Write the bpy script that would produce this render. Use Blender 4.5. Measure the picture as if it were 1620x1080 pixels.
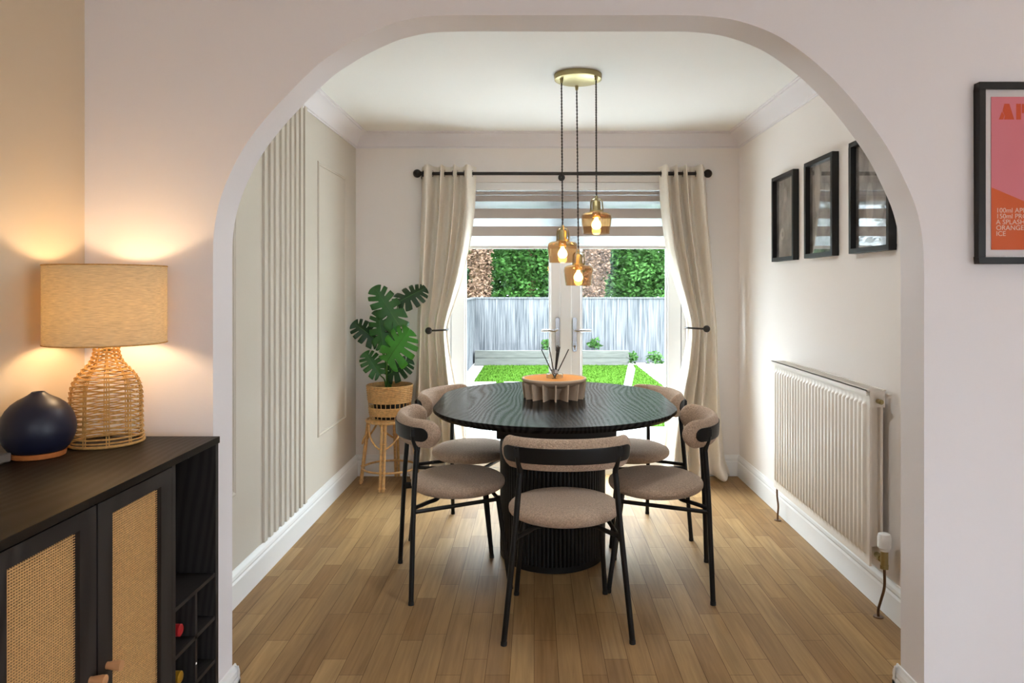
import bpy, bmesh, math, random
from mathutils import Vector, Matrix
R = math.radians
random.seed(7)
for o in list(bpy.data.objects):
    bpy.data.objects.remove(o)
scene = bpy.context.scene
COL = scene.collection

# ------------------------------------------------------------------ camera, world, light, exposure
F, CX, CY, HC = 1150.0, 845.0, 453.0, 1.32       # focal length (px), vanishing point, eye height (m)
cam = bpy.data.cameras.new('camera'); camo = bpy.data.objects.new('camera', cam); COL.objects.link(camo)
camo.location = (0, 0, HC); camo.rotation_euler = (R(90), 0, 0)
cam.sensor_width = 36; cam.lens = F / 1620 * 36
cam.shift_x = -(CX - 810) / 1620; cam.shift_y = (CY - 540) / 1620
cam.clip_start = 0.05; cam.clip_end = 200
scene.camera = camo

scene.view_settings.view_transform = 'Standard'
scene.view_settings.look = 'None'
scene.view_settings.gamma = 1
scene.view_settings.use_curve_mapping = False
scene.view_settings.exposure = 0.76
scene.cycles.max_bounces = 10
scene.cycles.diffuse_bounces = 6
scene.cycles.transparent_max_bounces = 16
scene.cycles.sample_clamp_indirect = 60
scene.cycles.caustics_reflective = False
scene.cycles.caustics_refractive = False

world = bpy.data.worlds.new('world'); scene.world = world; world.use_nodes = True
bg = world.node_tree.nodes['Background']
bg.inputs[1].default_value = 15.5
_n = world.node_tree.nodes; _l = world.node_tree.links                      # overcast sky, brighter towards the zenith
_tc = _n.new('ShaderNodeTexCoord'); _sp = _n.new('ShaderNodeSeparateXYZ'); _rp = _n.new('ShaderNodeValToRGB')
_l.new(_tc.outputs['Generated'], _sp.inputs[0]); _l.new(_sp.outputs[2], _rp.inputs[0]); _l.new(_rp.outputs[0], bg.inputs[0])
_rp.color_ramp.elements[0].color = (0.37, 0.42, 0.47, 1); _rp.color_ramp.elements[1].color = (0.83, 0.93, 1.0, 1)

sun = bpy.data.lights.new('hazy_sun', 'SUN'); sun.energy = 4; sun.angle = R(70); sun.color = (0.95, 0.97, 1.0)
suno = bpy.data.objects.new('hazy_sun', sun); COL.objects.link(suno); suno.rotation_euler = (R(-50), 0, R(12))   # high thin cloud, beyond the garden
def area_light(name, loc, rot, sx, sy, energy, color, shape='RECTANGLE'):
    l = bpy.data.lights.new(name, 'AREA'); l.shape = shape; l.size = sx; l.size_y = sy
    l.energy = energy; l.color = color
    o = bpy.data.objects.new(name, l); COL.objects.link(o); o.location = loc; o.rotation_euler = rot
    return o
# front room ceiling lamps: first read off the poster's shadow, the others added fill
for k, (lx, ly, e) in enumerate([(2.05, 1.45, 1.7), (0.35, 0.3, .2), (-0.5, -1.0, .3), (1.6, -1.0, .3)]):
    area_light('downlight_and_fill', (lx, ly, 2.425), (0, 0, 0), 0.09, 0.09, e, (1.0, 0.86, 0.74), 'DISK')

# added, unseen fill lamp for the dining room, just behind the arch
area_light('dining_fill_beam', (0.15, 2.62, 2.325), (0, 0, 0), 0.30, 0.30, 5, (0.88, 0.96, 1.0), 'DISK')

# ------------------------------------------------------------------ photo measurements -> metres
def X(px, Y): return (px - CX) / F * Y
def Z(py, Y): return HC - (py - CY) / F * Y
def FY(py): return F * HC / (py - CY)            # depth of a floor point seen at row py
YB = 5.077      # back wall
YF, YR = 2.115, 2.250   # front and rear face of the arch wall
XL, XR = -1.246, 1.432  # dining room side walls
XA = -1.308     # front room left wall
CEIL = 2.385

# ------------------------------------------------------------------ mesh helpers
class MB:
    def __init__(s): s.v = []; s.f = []
    def add(s, vs, fs):
        n = len(s.v); s.v += [tuple(p) for p in vs]; s.f += [tuple(i + n for i in f) for f in fs]; return s
    def box(s, a, b):
        x0, y0, z0 = a; x1, y1, z1 = b
        if x0 > x1: x0, x1 = x1, x0
        if y0 > y1: y0, y1 = y1, y0
        if z0 > z1: z0, z1 = z1, z0
        return s.add([(x0,y0,z0),(x1,y0,z0),(x1,y1,z0),(x0,y1,z0),(x0,y0,z1),(x1,y0,z1),(x1,y1,z1),(x0,y1,z1)],
                     [(0,3,2,1),(4,5,6,7),(0,1,5,4),(1,2,6,5),(2,3,7,6),(3,0,4,7)])
    def cbox(s, c, d):
        return s.box([c[i]-d[i]/2 for i in range(3)], [c[i]+d[i]/2 for i in range(3)])
    def tube(s, pts, r, n=8, closed=False, caps=True, r1=None):
        pts = [Vector(p) for p in pts]; m = len(pts); vs = []; fs = []
        up = None
        for i, p in enumerate(pts):
            if closed: t = pts[(i+1) % m] - pts[i-1]
            else: t = pts[min(i+1, m-1)] - pts[max(i-1, 0)]
            t.normalize()
            if up is None:
                up = Vector((0,0,1)) if abs(t.z) < .9 else Vector((1,0,0))
            a = (up - t * up.dot(t))
            if a.length < 1e-5: a = Vector((0,1,0)) - t * t.y
            a.normalize(); up = a; b = t.cross(a)
            rr = r[i] if isinstance(r, (list, tuple)) else (r if r1 is None else r + (r1 - r) * i / (m - 1))
            for k in range(n):
                w = 2*math.pi*k/n; vs.append(p + a*math.cos(w)*rr + b*math.sin(w)*rr)
        for i in range(m if closed else m-1):
            j = (i+1) % m
            for k in range(n):
                l = (k+1) % n; fs.append((i*n+k, i*n+l, j*n+l, j*n+k))
        if caps and not closed:
            fs.append(tuple(reversed(range(n)))); fs.append(tuple(range((m-1)*n, m*n)))
        return s.add(vs, fs)
    def lathe(s, prof, n=32, c=(0,0,0), sx=1, sy=1, closed=False):
        vs = []; fs = []; m = len(prof)
        for r, z in prof:
            for k in range(n):
                w = 2*math.pi*k/n; vs.append((c[0]+r*math.cos(w)*sx, c[1]+r*math.sin(w)*sy, c[2]+z))
        for i in range(m if closed else m-1):
            j = (i+1) % m
            for k in range(n):
                l = (k+1) % n; fs.append((i*n+k, i*n+l, j*n+l, j*n+k))
        if not closed:
            if prof[0][0] > 1e-6: fs.append(tuple(reversed(range(n))))
            if prof[-1][0] > 1e-6: fs.append(tuple(range((m-1)*n, m*n)))
        return s.add(vs, fs)
    def prism(s, poly, fn, a, b):
        """poly: 2d points, fn(u, v, w) -> 3d point"""
        n = len(poly)
        vs = [fn(u, v, a) for u, v in poly] + [fn(u, v, b) for u, v in poly]
        fs = [tuple(range(n))[::-1], tuple(range(n, 2*n))] + [(i, (i+1) % n, n+(i+1) % n, n+i) for i in range(n)]
        return s.add(vs, fs)
    def grid(s, fn, nu, nv, cu=False):
        vs = [fn(i/(nu if cu else nu-1), j/(nv-1)) for j in range(nv) for i in range(nu)]
        fs = []
        for j in range(nv-1):
            for i in range(nu if cu else nu-1):
                k = (i+1) % nu; fs.append((j*nu+i, j*nu+k, (j+1)*nu+k, (j+1)*nu+i))
        return s.add(vs, fs)
    def sphere(s, c, r, n=16, sz=1.0):
        m = n//2
        return s.lathe([(r*math.sin(math.pi*i/m) if 0 < i < m else 0.0, -r*sz*math.cos(math.pi*i/m)) for i in range(m+1)], n, c)
    def build(s, name, mat, parent=None, smooth=False, bevel=0, seg=2, solid=0, subsurf=0, label=None):
        me = bpy.data.meshes.new(name); me.from_pydata(s.v, [], s.f)
        bm = bmesh.new(); bm.from_mesh(me)
        bmesh.ops.remove_doubles(bm, verts=bm.verts, dist=1e-6)
        bmesh.ops.recalc_face_normals(bm, faces=bm.faces)
        if smooth:
            for f in bm.faces: f.smooth = True
            for e in bm.edges:
                if len(e.link_faces) == 2 and e.calc_face_angle(0) > R(42): e.smooth = False
        bm.to_mesh(me); bm.free()
        me.materials.append(mat)
        o = bpy.data.objects.new(name, me); COL.objects.link(o)
        if parent: o.parent = parent
        if bevel:
            m = o.modifiers.new('bevel', 'BEVEL'); m.width = bevel; m.segments = seg; m.limit_method = 'ANGLE'; m.angle_limit = R(40)
        if solid:
            m = o.modifiers.new('solid', 'SOLIDIFY'); m.thickness = solid; m.offset = 0
        if subsurf:
            m = o.modifiers.new('sub', 'SUBSURF'); m.levels = subsurf; m.render_levels = subsurf
        if label: o['label'] = label
        return o
def thing(name, label, cat, loc=(0,0,0), rz=0, group=None):
    o = bpy.data.objects.new(name, None); COL.objects.link(o); o.location = loc; o.rotation_euler = (0,0,rz)
    o.empty_display_size = .1
    o['label'] = label; o['category'] = cat
    if group: o['group'] = group
    return o
def tag(o, label, cat, group=None, kind=None):
    o['label'] = label; o['category'] = cat
    if group: o['group'] = group
    if kind: o['kind'] = kind
    return o
def struct(o, label=None, cat=None):
    o['kind'] = 'structure'
    if label: o['label'] = label
    if cat: o['category'] = cat
    return o
def smoothpts(pts, k=6, closed=False):
    out = []; n = len(pts); P = [Vector(p) for p in pts]
    rng = range(n if closed else n-1)
    for i in rng:
        p0 = P[i-1] if (closed or i > 0) else P[0]*2 - P[1]
        p1 = P[i]; p2 = P[(i+1) % n]
        p3 = P[(i+2) % n] if (closed or i+2 < n) else P[-1]*2 - P[-2]
        for j in range(k):
            t = j/k
            out.append(.5*((2*p1)+(p2-p0)*t+(2*p0-5*p1+4*p2-p3)*t*t+(3*p1-p0-3*p2+p3)*t**3))
    if not closed: out.append(P[-1])
    return out
def interp(tab, y):
    """piecewise smooth interpolation of rows (y, a, b, ...)"""
    if y <= tab[0][0]: return tab[0][1:]
    for i in range(len(tab)-1):
        if y <= tab[i+1][0]:
            t = (y-tab[i][0])/(tab[i+1][0]-tab[i][0])
            p0 = tab[max(i-1,0)]; p1 = tab[i]; p2 = tab[i+1]; p3 = tab[min(i+2,len(tab)-1)]
            res = []
            for c in range(1, len(p1)):
                m1 = (p2[c]-p0[c])/(p2[0]-p0[0])*(p2[0]-p1[0]); m2 = (p3[c]-p1[c])/(p3[0]-p1[0])*(p2[0]-p1[0])
                res.append((2*t**3-3*t*t+1)*p1[c]+(t**3-2*t*t+t)*m1+(-2*t**3+3*t*t)*p2[c]+(t**3-t*t)*m2)
            return res
    return tab[-1][1:]

# ------------------------------------------------------------------ materials
def srgb(r, g, b):
    f = lambda c: (c/255)/12.92 if c/255 <= .04045 else ((c/255+.055)/1.055)**2.4
    return (f(r), f(g), f(b), 1)
def newmat(name):
    m = bpy.data.materials.new(name); m.use_nodes = True
    nt = m.node_tree; b = nt.nodes['Principled BSDF']
    return m, nt, b
def mat(name, col, rough=.6, metal=0, var=0, vscale=20, bump=0, bscale=80, stretch=(1,1,1), spec=.5, coat=0, sheen=0, detail=4, bdist=.01, dark=None, trans=0):
    m, nt, b = newmat(name); N = nt.nodes; L = nt.links
    if len(col) == 3: col = (*col, 1)
    b.inputs['Base Color'].default_value = col; b.inputs['Roughness'].default_value = rough
    b.inputs['Metallic'].default_value = metal; b.inputs['Specular IOR Level'].default_value = spec
    b.inputs['Coat Weight'].default_value = coat; b.inputs['Sheen Weight'].default_value = sheen
    if trans: b.inputs['Transmission Weight'].default_value = trans
    if var or bump:
        tc = N.new('ShaderNodeTexCoord'); mp = N.new('ShaderNodeMapping'); mp.inputs['Scale'].default_value = stretch
        L.new(tc.outputs['Object'], mp.inputs[0])
    if var:
        n = N.new('ShaderNodeTexNoise'); n.inputs['Scale'].default_value = vscale; n.inputs['Detail'].default_value = detail
        L.new(mp.outputs[0], n.inputs[0])
        r = N.new('ShaderNodeValToRGB'); L.new(n.outputs[0], r.inputs[0])
        r.color_ramp.elements[0].position = .3; r.color_ramp.elements[1].position = .7
        c0 = dark if dark else tuple(c*(1-var) for c in col[:3]) + (1,)
        c1 = tuple(min(1, c*(1+var*.6)) for c in col[:3]) + (1,)
        r.color_ramp.elements[0].color = c0; r.color_ramp.elements[1].color = c1
        L.new(r.outputs[0], b.inputs['Base Color'])
    if bump:
        n2 = N.new('ShaderNodeTexNoise'); n2.inputs['Scale'].default_value = bscale; n2.inputs['Detail'].default_value = 3
        L.new(mp.outputs[0], n2.inputs[0])
        bp = N.new('ShaderNodeBump'); bp.inputs['Strength'].default_value = bump; bp.inputs['Distance'].default_value = bdist
        L.new(n2.outputs[0], bp.inputs['Height']); L.new(bp.outputs[0], b.inputs['Normal'])
    return m
def emit(name, col, s):
    m, nt, b = newmat(name)
    b.inputs['Base Color'].default_value = (*col, 1)
    b.inputs['Emission Color'].default_value = (*col, 1); b.inputs['Emission Strength'].default_value = s
    return m
def glassmat(name, tint, gloss=1.0, rough=0.0, ior=1.45):
    m, nt, b = newmat(name); N = nt.nodes; L = nt.links; N.remove(b)
    out = [n for n in N if n.type == 'OUTPUT_MATERIAL'][0]
    t = N.new('ShaderNodeBsdfTransparent'); t.inputs[0].default_value = (*tint, 1)
    g = N.new('ShaderNodeBsdfGlossy'); g.inputs['Roughness'].default_value = rough
    f = N.new('ShaderNodeFresnel')
    geo = N.new('ShaderNodeNewGeometry'); mr = N.new('ShaderNodeMapRange')        # same thin-pane reflectance on both faces
    mr.inputs[3].default_value = ior; mr.inputs[4].default_value = 1/ior
    L.new(geo.outputs['Backfacing'], mr.inputs[0]); L.new(mr.outputs[0], f.inputs[0])
    mu = N.new('ShaderNodeMath'); mu.operation = 'MULTIPLY'; mu.inputs[1].default_value = gloss
    mx = N.new('ShaderNodeMixShader')
    L.new(f.outputs[0], mu.inputs[0]); L.new(mu.outputs[0], mx.inputs[0]); L.new(t.outputs[0], mx.inputs[1]); L.new(g.outputs[0], mx.inputs[2])
    L.new(mx.outputs[0], out.inputs[0])
    return m
def clothmat(name, col, transl, var=.12, vscale=60, bump=.3, bscale=400, stretch=(1,1,1)):
    m = mat(name, col, .9, var=var, vscale=vscale, bump=bump, bscale=bscale, stretch=stretch, spec=.1, bdist=.002)
    nt = m.node_tree; N = nt.nodes; L = nt.links; b = N['Principled BSDF']
    out = [n for n in N if n.type == 'OUTPUT_MATERIAL'][0]
    t = N.new('ShaderNodeBsdfTranslucent')
    src = b.inputs['Base Color'].links[0].from_socket if b.inputs['Base Color'].links else None
    if src: L.new(src, t.inputs[0])
    else: t.inputs[0].default_value = (*col[:3], 1)
    mx = N.new('ShaderNodeMixShader'); mx.inputs[0].default_value = transl
    L.new(b.outputs[0], mx.inputs[1]); L.new(t.outputs[0], mx.inputs[2]); L.new(mx.outputs[0], out.inputs[0])
    return m

M = {}
M['cream'] = mat('cream wall paint', srgb(240, 235, 232), .85, bump=.15, bscale=60, bdist=.002, spec=.2)
M['white_wall'] = mat('white wall paint', srgb(234, 231, 235), .8, bump=.2, bscale=40, bdist=.002, spec=.25)
M['greige'] = mat('greige wall paint', srgb(208, 201, 190), .8, bump=.1, bscale=60, bdist=.002, spec=.2)
M['ceiling'] = mat('ceiling paint', srgb(246, 246, 244), .9, spec=.1)
M['gloss_white'] = mat('white gloss woodwork', srgb(238, 238, 238), .3, spec=.5)
M['upvc'] = mat('white door plastic', srgb(238, 240, 242), .25)
M['radiator'] = mat('white radiator enamel', srgb(236, 230, 222), .35)
M['black_metal'] = mat('black powder coated metal', (.006, .0055, .0055), .45, spec=.3, bump=.05, bscale=500, bdist=.001)
M['black_rod'] = mat('black iron', (.012, .010, .010), .4)
M['frame'] = mat('black picture frame', (.012, .012, .013), .45, spec=.35)
M['chrome'] = mat('chrome', (.50, .51, .53), .16, metal=1)
M['brass'] = mat('brushed brass', (.40, .33, .16), .38, metal=1, bump=.08, bscale=200, stretch=(1,1,12), bdist=.001)
M['copper'] = mat('dull copper pipe', (.16, .09, .05), .45, metal=.8)
M['boucle'] = mat('beige boucle wool', srgb(190, 164, 142), .95, var=.28, vscale=170, bump=1.0, bscale=230, sheen=.25, spec=.1, bdist=.006, detail=3)
M['curtain'] = clothmat('cream linen curtain', srgb(242, 234, 222), .07, var=.05, vscale=300, bump=.35, bscale=500, stretch=(1,1,.15))
M['shade'] = clothmat('linen lamp shade', srgb(222, 206, 172), .34, var=.22, vscale=240, bump=.3, bscale=500, stretch=(.2,.2,3))
M['wicker'] = mat('natural rattan', srgb(214, 170, 112), .5, var=.25, vscale=60)
M['rope'] = mat('paper rope', srgb(205, 160, 95), .7, var=.25, vscale=120, bump=.3, bscale=300, bdist=.002)
M['cane'] = mat('woven cane', srgb(216, 170, 112), .55, var=.22, vscale=150)
M['cane_back'] = mat('cane backing', srgb(52, 32, 18), .8)
M['knob'] = mat('pale turned wood', srgb(206, 150, 104), .45, var=.15, vscale=30, stretch=(1,1,6))
M['orange_wood'] = mat('orange beech wood', srgb(196, 116, 60), .4, var=.15, vscale=20, stretch=(1,6,6))
M['navy'] = mat('matt navy ceramic', (.010, .011, .028), .42, spec=.4)
M['bowl'] = mat('beige ceramic', srgb(208, 184, 160), .8, spec=.15, var=.05, vscale=30, bump=.1, bscale=120, bdist=.001)
M['soil'] = mat('dark pot', (.01, .008, .007), .8)
M['stem'] = mat('green stem', (.05, .16, .02), .5)
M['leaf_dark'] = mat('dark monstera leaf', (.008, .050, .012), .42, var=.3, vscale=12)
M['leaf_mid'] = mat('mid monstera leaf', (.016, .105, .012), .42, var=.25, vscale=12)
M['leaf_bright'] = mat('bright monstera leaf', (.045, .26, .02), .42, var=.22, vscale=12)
M['sheer'] = clothmat('sheer blind voile', srgb(186, 190, 194), .55, var=0, bump=0)
_nt = M['sheer'].node_tree; _o = [n for n in _nt.nodes if n.type == 'OUTPUT_MATERIAL'][0]; _src = _o.inputs[0].links[0].from_socket
_t = _nt.nodes.new('ShaderNodeBsdfTransparent'); _m = _nt.nodes.new('ShaderNodeMixShader'); _m.inputs[0].default_value = .5
_nt.links.new(_t.outputs[0], _m.inputs[1]); _nt.links.new(_src, _m.inputs[2]); _nt.links.new(_m.outputs[0], _o.inputs[0])
M['band'] = clothmat('grey blind band', srgb(196, 186, 180), .22, var=0, bump=0)
M['glass'] = glassmat('clear window glass', (.96, .98, .97), gloss=.3)
M['picture_glass'] = glassmat('picture glass', (.97, .97, .97), gloss=1.6)
M['amber'] = glassmat('amber glass', (.90, .77, .60), gloss=1.4, ior=1.5)
M['clear'] = glassmat('clear bottle glass', (.90, .90, .86), gloss=1.2, ior=1.5)
M['bulb'] = emit('glowing filament bulb', (1.0, .56, .18), 42)
M['lampbulb'] = emit('glowing lamp bulb', (1.0, .70, .40), 50)
M['cord'] = mat('black twisted flex', (.012, .010, .009), .7)
M['paper'] = mat('white mount card', srgb(228, 222, 224), .8)
M['pink'] = mat('pink print', srgb(226, 128, 142), .6)
M['orange'] = mat('orange print', srgb(222, 96, 36), .6)
M['orange_dark'] = mat('deep orange lettering', srgb(214, 78, 30), .6)
M['lettering'] = mat('cream lettering', srgb(240, 214, 200), .6)
M['label'] = mat('dark bottle label', (.03, .02, .012), .5)
M['oil'] = mat('amber scent oil', srgb(226, 160, 90), .1)
M['reed'] = mat('black reed', (.018, .012, .010), .7)
M['redcap'] = mat('red foil cap', srgb(170, 32, 38), .35)
M['goldcap'] = mat('gold foil cap', srgb(196, 150, 50), .35, metal=.5)
M['bottle'] = mat('dark green bottle glass', (.008, .02, .010), .08, spec=.8)
M['grey_plastic'] = mat('grey plastic', srgb(128, 120, 112), .5)
M['foot'] = mat('black rubber', (.01, .01, .01), .8)

def wood_dark(name, axis, base=(.016, .013, .012), line=(.040, .032, .028), rough=.36, scale=1.0, coat=0.0, spec=.25):
    
    m, nt, b = newmat(name); N = nt.nodes; L = nt.links
    tc = N.new('ShaderNodeTexCoord'); mp = N.new('ShaderNodeMapping')
    L.new(tc.outputs['Object'], mp.inputs[0])
    s = [3.4*scale]*3; s[axis] = .8*scale; mp.inputs['Scale'].default_value = s
    n = N.new('ShaderNodeTexNoise'); n.inputs['Scale'].default_value = 1.0; n.inputs['Detail'].default_value = 1.2
    L.new(mp.outputs[0], n.inputs[0])
    sp = N.new('ShaderNodeSeparateXYZ'); L.new(tc.outputs['Object'], sp.inputs[0])
    lin = N.new('ShaderNodeMath'); lin.operation = 'MULTIPLY'; lin.inputs[1].default_value = 85; L.new(sp.outputs[0 if axis != 0 else 1], lin.inputs[0])
    mu = N.new('ShaderNodeMath'); mu.operation = 'MULTIPLY_ADD'; mu.inputs[1].default_value = 30; L.new(n.outputs[0], mu.inputs[0]); L.new(lin.outputs[0], mu.inputs[2])
    fr = N.new('ShaderNodeMath'); fr.operation = 'PINGPONG'; fr.inputs[1].default_value = 1; L.new(mu.outputs[0], fr.inputs[0])
    mp2 = N.new('ShaderNodeMapping'); L.new(tc.outputs['Object'], mp2.inputs[0])
    s2 = [420*scale]*3; s2[axis] = 9*scale; mp2.inputs['Scale'].default_value = s2
    n2 = N.new('ShaderNodeTexNoise'); n2.inputs['Scale'].default_value = 1.0; L.new(mp2.outputs[0], n2.inputs[0])
    ad = N.new('ShaderNodeMath'); ad.operation = 'MULTIPLY_ADD'; ad.inputs[1].default_value = .5; L.new(n2.outputs[0], ad.inputs[0]); L.new(fr.outputs[0], ad.inputs[2])
    r = N.new('ShaderNodeValToRGB'); r.color_ramp.elements[0].position = .45; r.color_ramp.elements[1].position = 1.0
    r.color_ramp.elements[0].color = (*base, 1); r.color_ramp.elements[1].color = (*line, 1)
    L.new(ad.outputs[0], r.inputs[0]); L.new(r.outputs[0], b.inputs['Base Color'])
    mr = N.new('ShaderNodeMapRange'); mr.inputs[1].default_value = .3; mr.inputs[2].default_value = 1.1; mr.inputs[3].default_value = rough; mr.inputs[4].default_value = rough+.06
    L.new(ad.outputs[0], mr.inputs[0]); L.new(mr.outputs[0], b.inputs['Roughness'])
    bp = N.new('ShaderNodeBump'); bp.inputs['Strength'].default_value = .12; bp.inputs['Distance'].default_value = .0005
    L.new(ad.outputs[0], bp.inputs['Height']); L.new(bp.outputs[0], b.inputs['Normal'])
    b.inputs['Coat Weight'].default_value = coat; b.inputs['Specular IOR Level'].default_value = spec
    return m
M['table_wood'] = wood_dark('black stained ash', 1, base=(.010, .009, .009), line=(.024, .022, .021), rough=.19, coat=0, spec=.02)
M['cabinet_wood'] = wood_dark('black brown oak veneer', 1, base=(.009, .0065, .005), line=(.015, .011, .008), rough=.42, spec=.12)
M['cabinet_side'] = wood_dark('black brown oak front', 2, base=(.018, .015, .015), line=(.030, .026, .025), rough=.42)

def floor_mat():
    m, nt, b = newmat('oak strip floor'); N = nt.nodes; L = nt.links
    tc = N.new('ShaderNodeTexCoord'); mp = N.new('ShaderNodeMapping'); mp.inputs['Rotation'].default_value = (0, 0, R(90))
    L.new(tc.outputs['Object'], mp.inputs[0])
    br = N.new('ShaderNodeTexBrick'); L.new(mp.outputs[0], br.inputs[0])
    br.inputs['Scale'].default_value = 1; br.inputs['Brick Width'].default_value = .46; br.inputs['Row Height'].default_value = .083
    br.inputs['Mortar Size'].default_value = .0011; br.inputs['Mortar Smooth'].default_value = .3; br.inputs['Bias'].default_value = 0
    br.offset = .37; br.offset_frequency = 2; br.squash = .8; br.squash_frequency = 3
    br.inputs['Color1'].default_value = srgb(150, 117, 80); br.inputs['Color2'].default_value = srgb(178, 146, 104); br.inputs['Mortar'].default_value = srgb(104, 76, 50)
    mp2 = N.new('ShaderNodeMapping'); mp2.inputs['Scale'].default_value = (60, 3, 1); L.new(tc.outputs['Object'], mp2.inputs[0])
    n = N.new('ShaderNodeTexNoise'); n.inputs['Scale'].default_value = 1; n.inputs['Detail'].default_value = 5; n.inputs['Distortion'].default_value = .6
    L.new(mp2.outputs[0], n.inputs[0])
    mp3 = N.new('ShaderNodeMapping'); mp3.inputs['Scale'].default_value = (9, 1.6, 1); L.new(tc.outputs['Object'], mp3.inputs[0])
    n3 = N.new('ShaderNodeTexNoise'); n3.inputs['Scale'].default_value = 1; n3.inputs['Detail'].default_value = 2; L.new(mp3.outputs[0], n3.inputs[0])
    r = N.new('ShaderNodeValToRGB'); r.color_ramp.elements[0].position = .25; r.color_ramp.elements[1].position = .8
    r.color_ramp.elements[0].color = (.72, .70, .68, 1); r.color_ramp.elements[1].color = (1.12, 1.12, 1.12, 1); L.new(n.outputs[0], r.inputs[0])
    r3 = N.new('ShaderNodeValToRGB'); r3.color_ramp.elements[0].position = .3; r3.color_ramp.elements[1].position = .7
    r3.color_ramp.elements[0].color = (.84, .84, .86, 1); r3.color_ramp.elements[1].color = (1.06, 1.04, 1.0, 1); L.new(n3.outputs[0], r3.inputs[0])
    m1 = N.new('ShaderNodeMixRGB'); m1.blend_type = 'MULTIPLY'; m1.inputs[0].default_value = 1
    L.new(br.outputs[0], m1.inputs[1]); L.new(r.outputs[0], m1.inputs[2])
    m2 = N.new('ShaderNodeMixRGB'); m2.blend_type = 'MULTIPLY'; m2.inputs[0].default_value = 1
    L.new(m1.outputs[0], m2.inputs[1]); L.new(r3.outputs[0], m2.inputs[2]); L.new(m2.outputs[0], b.inputs['Base Color'])
    b.inputs['Roughness'].default_value = .46; b.inputs['Specular IOR Level'].default_value = .09
    bp = N.new('ShaderNodeBump'); bp.inputs['Strength'].default_value = .25; bp.inputs['Distance'].default_value = .001
    iv = N.new('ShaderNodeMath'); iv.operation = 'SUBTRACT'; iv.inputs[0].default_value = 1; L.new(br.outputs['Fac'], iv.inputs[1])
    L.new(iv.outputs[0], bp.inputs['Height']); L.new(bp.outputs[0], b.inputs['Normal'])
    return m
M['floor'] = floor_mat()

# ------------------------------------------------------------------ room shell
FX1 = 2.75; FY0 = -2.8; FCEIL = 2.45
struct(MB().box((XA-.15, FY0-.15, -.12), (FX1+.15, YB+.02, 0)).build('floor', M['floor']), 'oak strip floor running through both rooms', 'floor')
struct(MB().box((XL-.1, YR, CEIL), (XR+.1, YB+.1, CEIL+.12)).build('ceiling', M['ceiling']), 'white ceiling over the dining room', 'ceiling')
struct(MB().box((XA-.1, FY0-.1, FCEIL), (FX1+.1, YF+.05, FCEIL+.1)).build('ceiling', M['ceiling']), 'ceiling of the front room', 'ceiling')

arch_px = [(337,1075),(337,900),(337,700),(337,560),(337,470),(337,426),(338,372),(346,324),(363,277),(388,230),(422,185),(461,143),(503,102),(533,81),(565,62),(610,41),(640,32),(673,26),(720,24),(780,24),(900,24),(1010,24),(1065,24),(1117,25.5),(1168,33),(1223,53),(1270,83),(1312,119),(1355,166),(1402,230),(1430,283),(1449,328),(1459,375),(1462,426),(1462,470),(1462,560),(1462,700),(1462,900),(1462,1075)]
apts = [(X(a, YF), Z(b, YF)) for a, b in arch_px]
XJL, XJR = apts[0][0], apts[-1][0]
sm = [(p.x, p.y) for p in smoothpts([(a, b, 0) for a, b in apts], 4)]
poly = [(XJL, 0)] + sm + [(XJR, 0), (FX1+.1, 0), (FX1+.1, 2.55), (XA-.1, 2.55), (XA-.1, 0)]
struct(MB().prism(poly, lambda u, v, w: (u, w, v), YF, YR).build('wall_arch', M['white_wall'], smooth=True, bevel=0), 'white wall with a wide rounded arch between the rooms', 'wall')

wl = MB().box((XL-.15, YR, 0), (XL, YB+.1, 2.5)).build('wall_left', M['greige']); struct(wl, 'greige panelled wall of the dining room', 'wall')
struct(MB().box((XR, YR, 0), (XR+.15, YB+.1, 2.5)).build('wall_right', M['cream']), 'cream wall with radiator and photographs', 'wall')
# back wall with door opening
OX0, OX1, OZ = X(703, YB), X(1089, YB), Z(288, YB)
bw = MB()
bw.box((XL-.1, YB, 0), (OX0, YB+.28, 2.5)); bw.box((OX1, YB, 0), (XR+.1, YB+.28, 2.5)); bw.box((OX0, YB, OZ), (OX1, YB+.28, 2.5))
struct(bw.build('wall_back', M['cream']), 'cream back wall around the garden doors', 'wall')
struct(MB().box((XA-.15, FY0-.1, 0), (XA, YF, 2.5)).build('wall_alcove', mat('alcove wall paint', srgb(216, 200, 176), .8, bump=.1, bscale=60, bdist=.002)), 'beige wall behind the lamp and cabinet', 'wall')
struct(MB().box((FX1, FY0-.1, 0), (FX1+.15, -1.5, 2.5)).box((FX1, .2, 0), (FX1+.15, YF, 2.5)).box((FX1, -1.5, 0), (FX1+.15, .2, .35)).box((FX1, -1.5, 1.55), (FX1+.15, .2, 2.5)).build('wall_far_right', M['white_wall']), 'front room right wall', 'wall')
struct(MB().box((XA-.1, FY0-.15, 0), (.2, FY0, 2.5)).box((1.5, FY0-.15, 0), (FX1+.1, FY0, 2.5)).box((.2, FY0-.15, 0), (1.5, FY0, 1.0)).box((.2, FY0-.15, 2.15), (1.5, FY0, 2.5)).build('wall_rear', M['white_wall']), 'front room wall behind the camera', 'wall')
w1 = MB()
for y in (-1.5, -.7, .15): w1.box((FX1+.04, y, .35), (FX1+.10, y+.05, 1.55))
for z in (.35, 1.50): w1.box((FX1+.04, -1.5, z), (FX1+.10, .2, z+.05))
w2 = MB()
for x in (.2, .825, 1.45): w2.box((x, FY0-.12, 1.0), (x+.05, FY0-.06, 2.15))
for z in (1.0, 2.10): w2.box((.2, FY0-.12, z), (1.5, FY0-.06, z+.05))
struct(w2.build('fill_window', M['upvc']), 'added small window behind the camera, lighting the back wall', 'window')  # unseen opening added so sky light reaches the back wall and curtains
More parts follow.
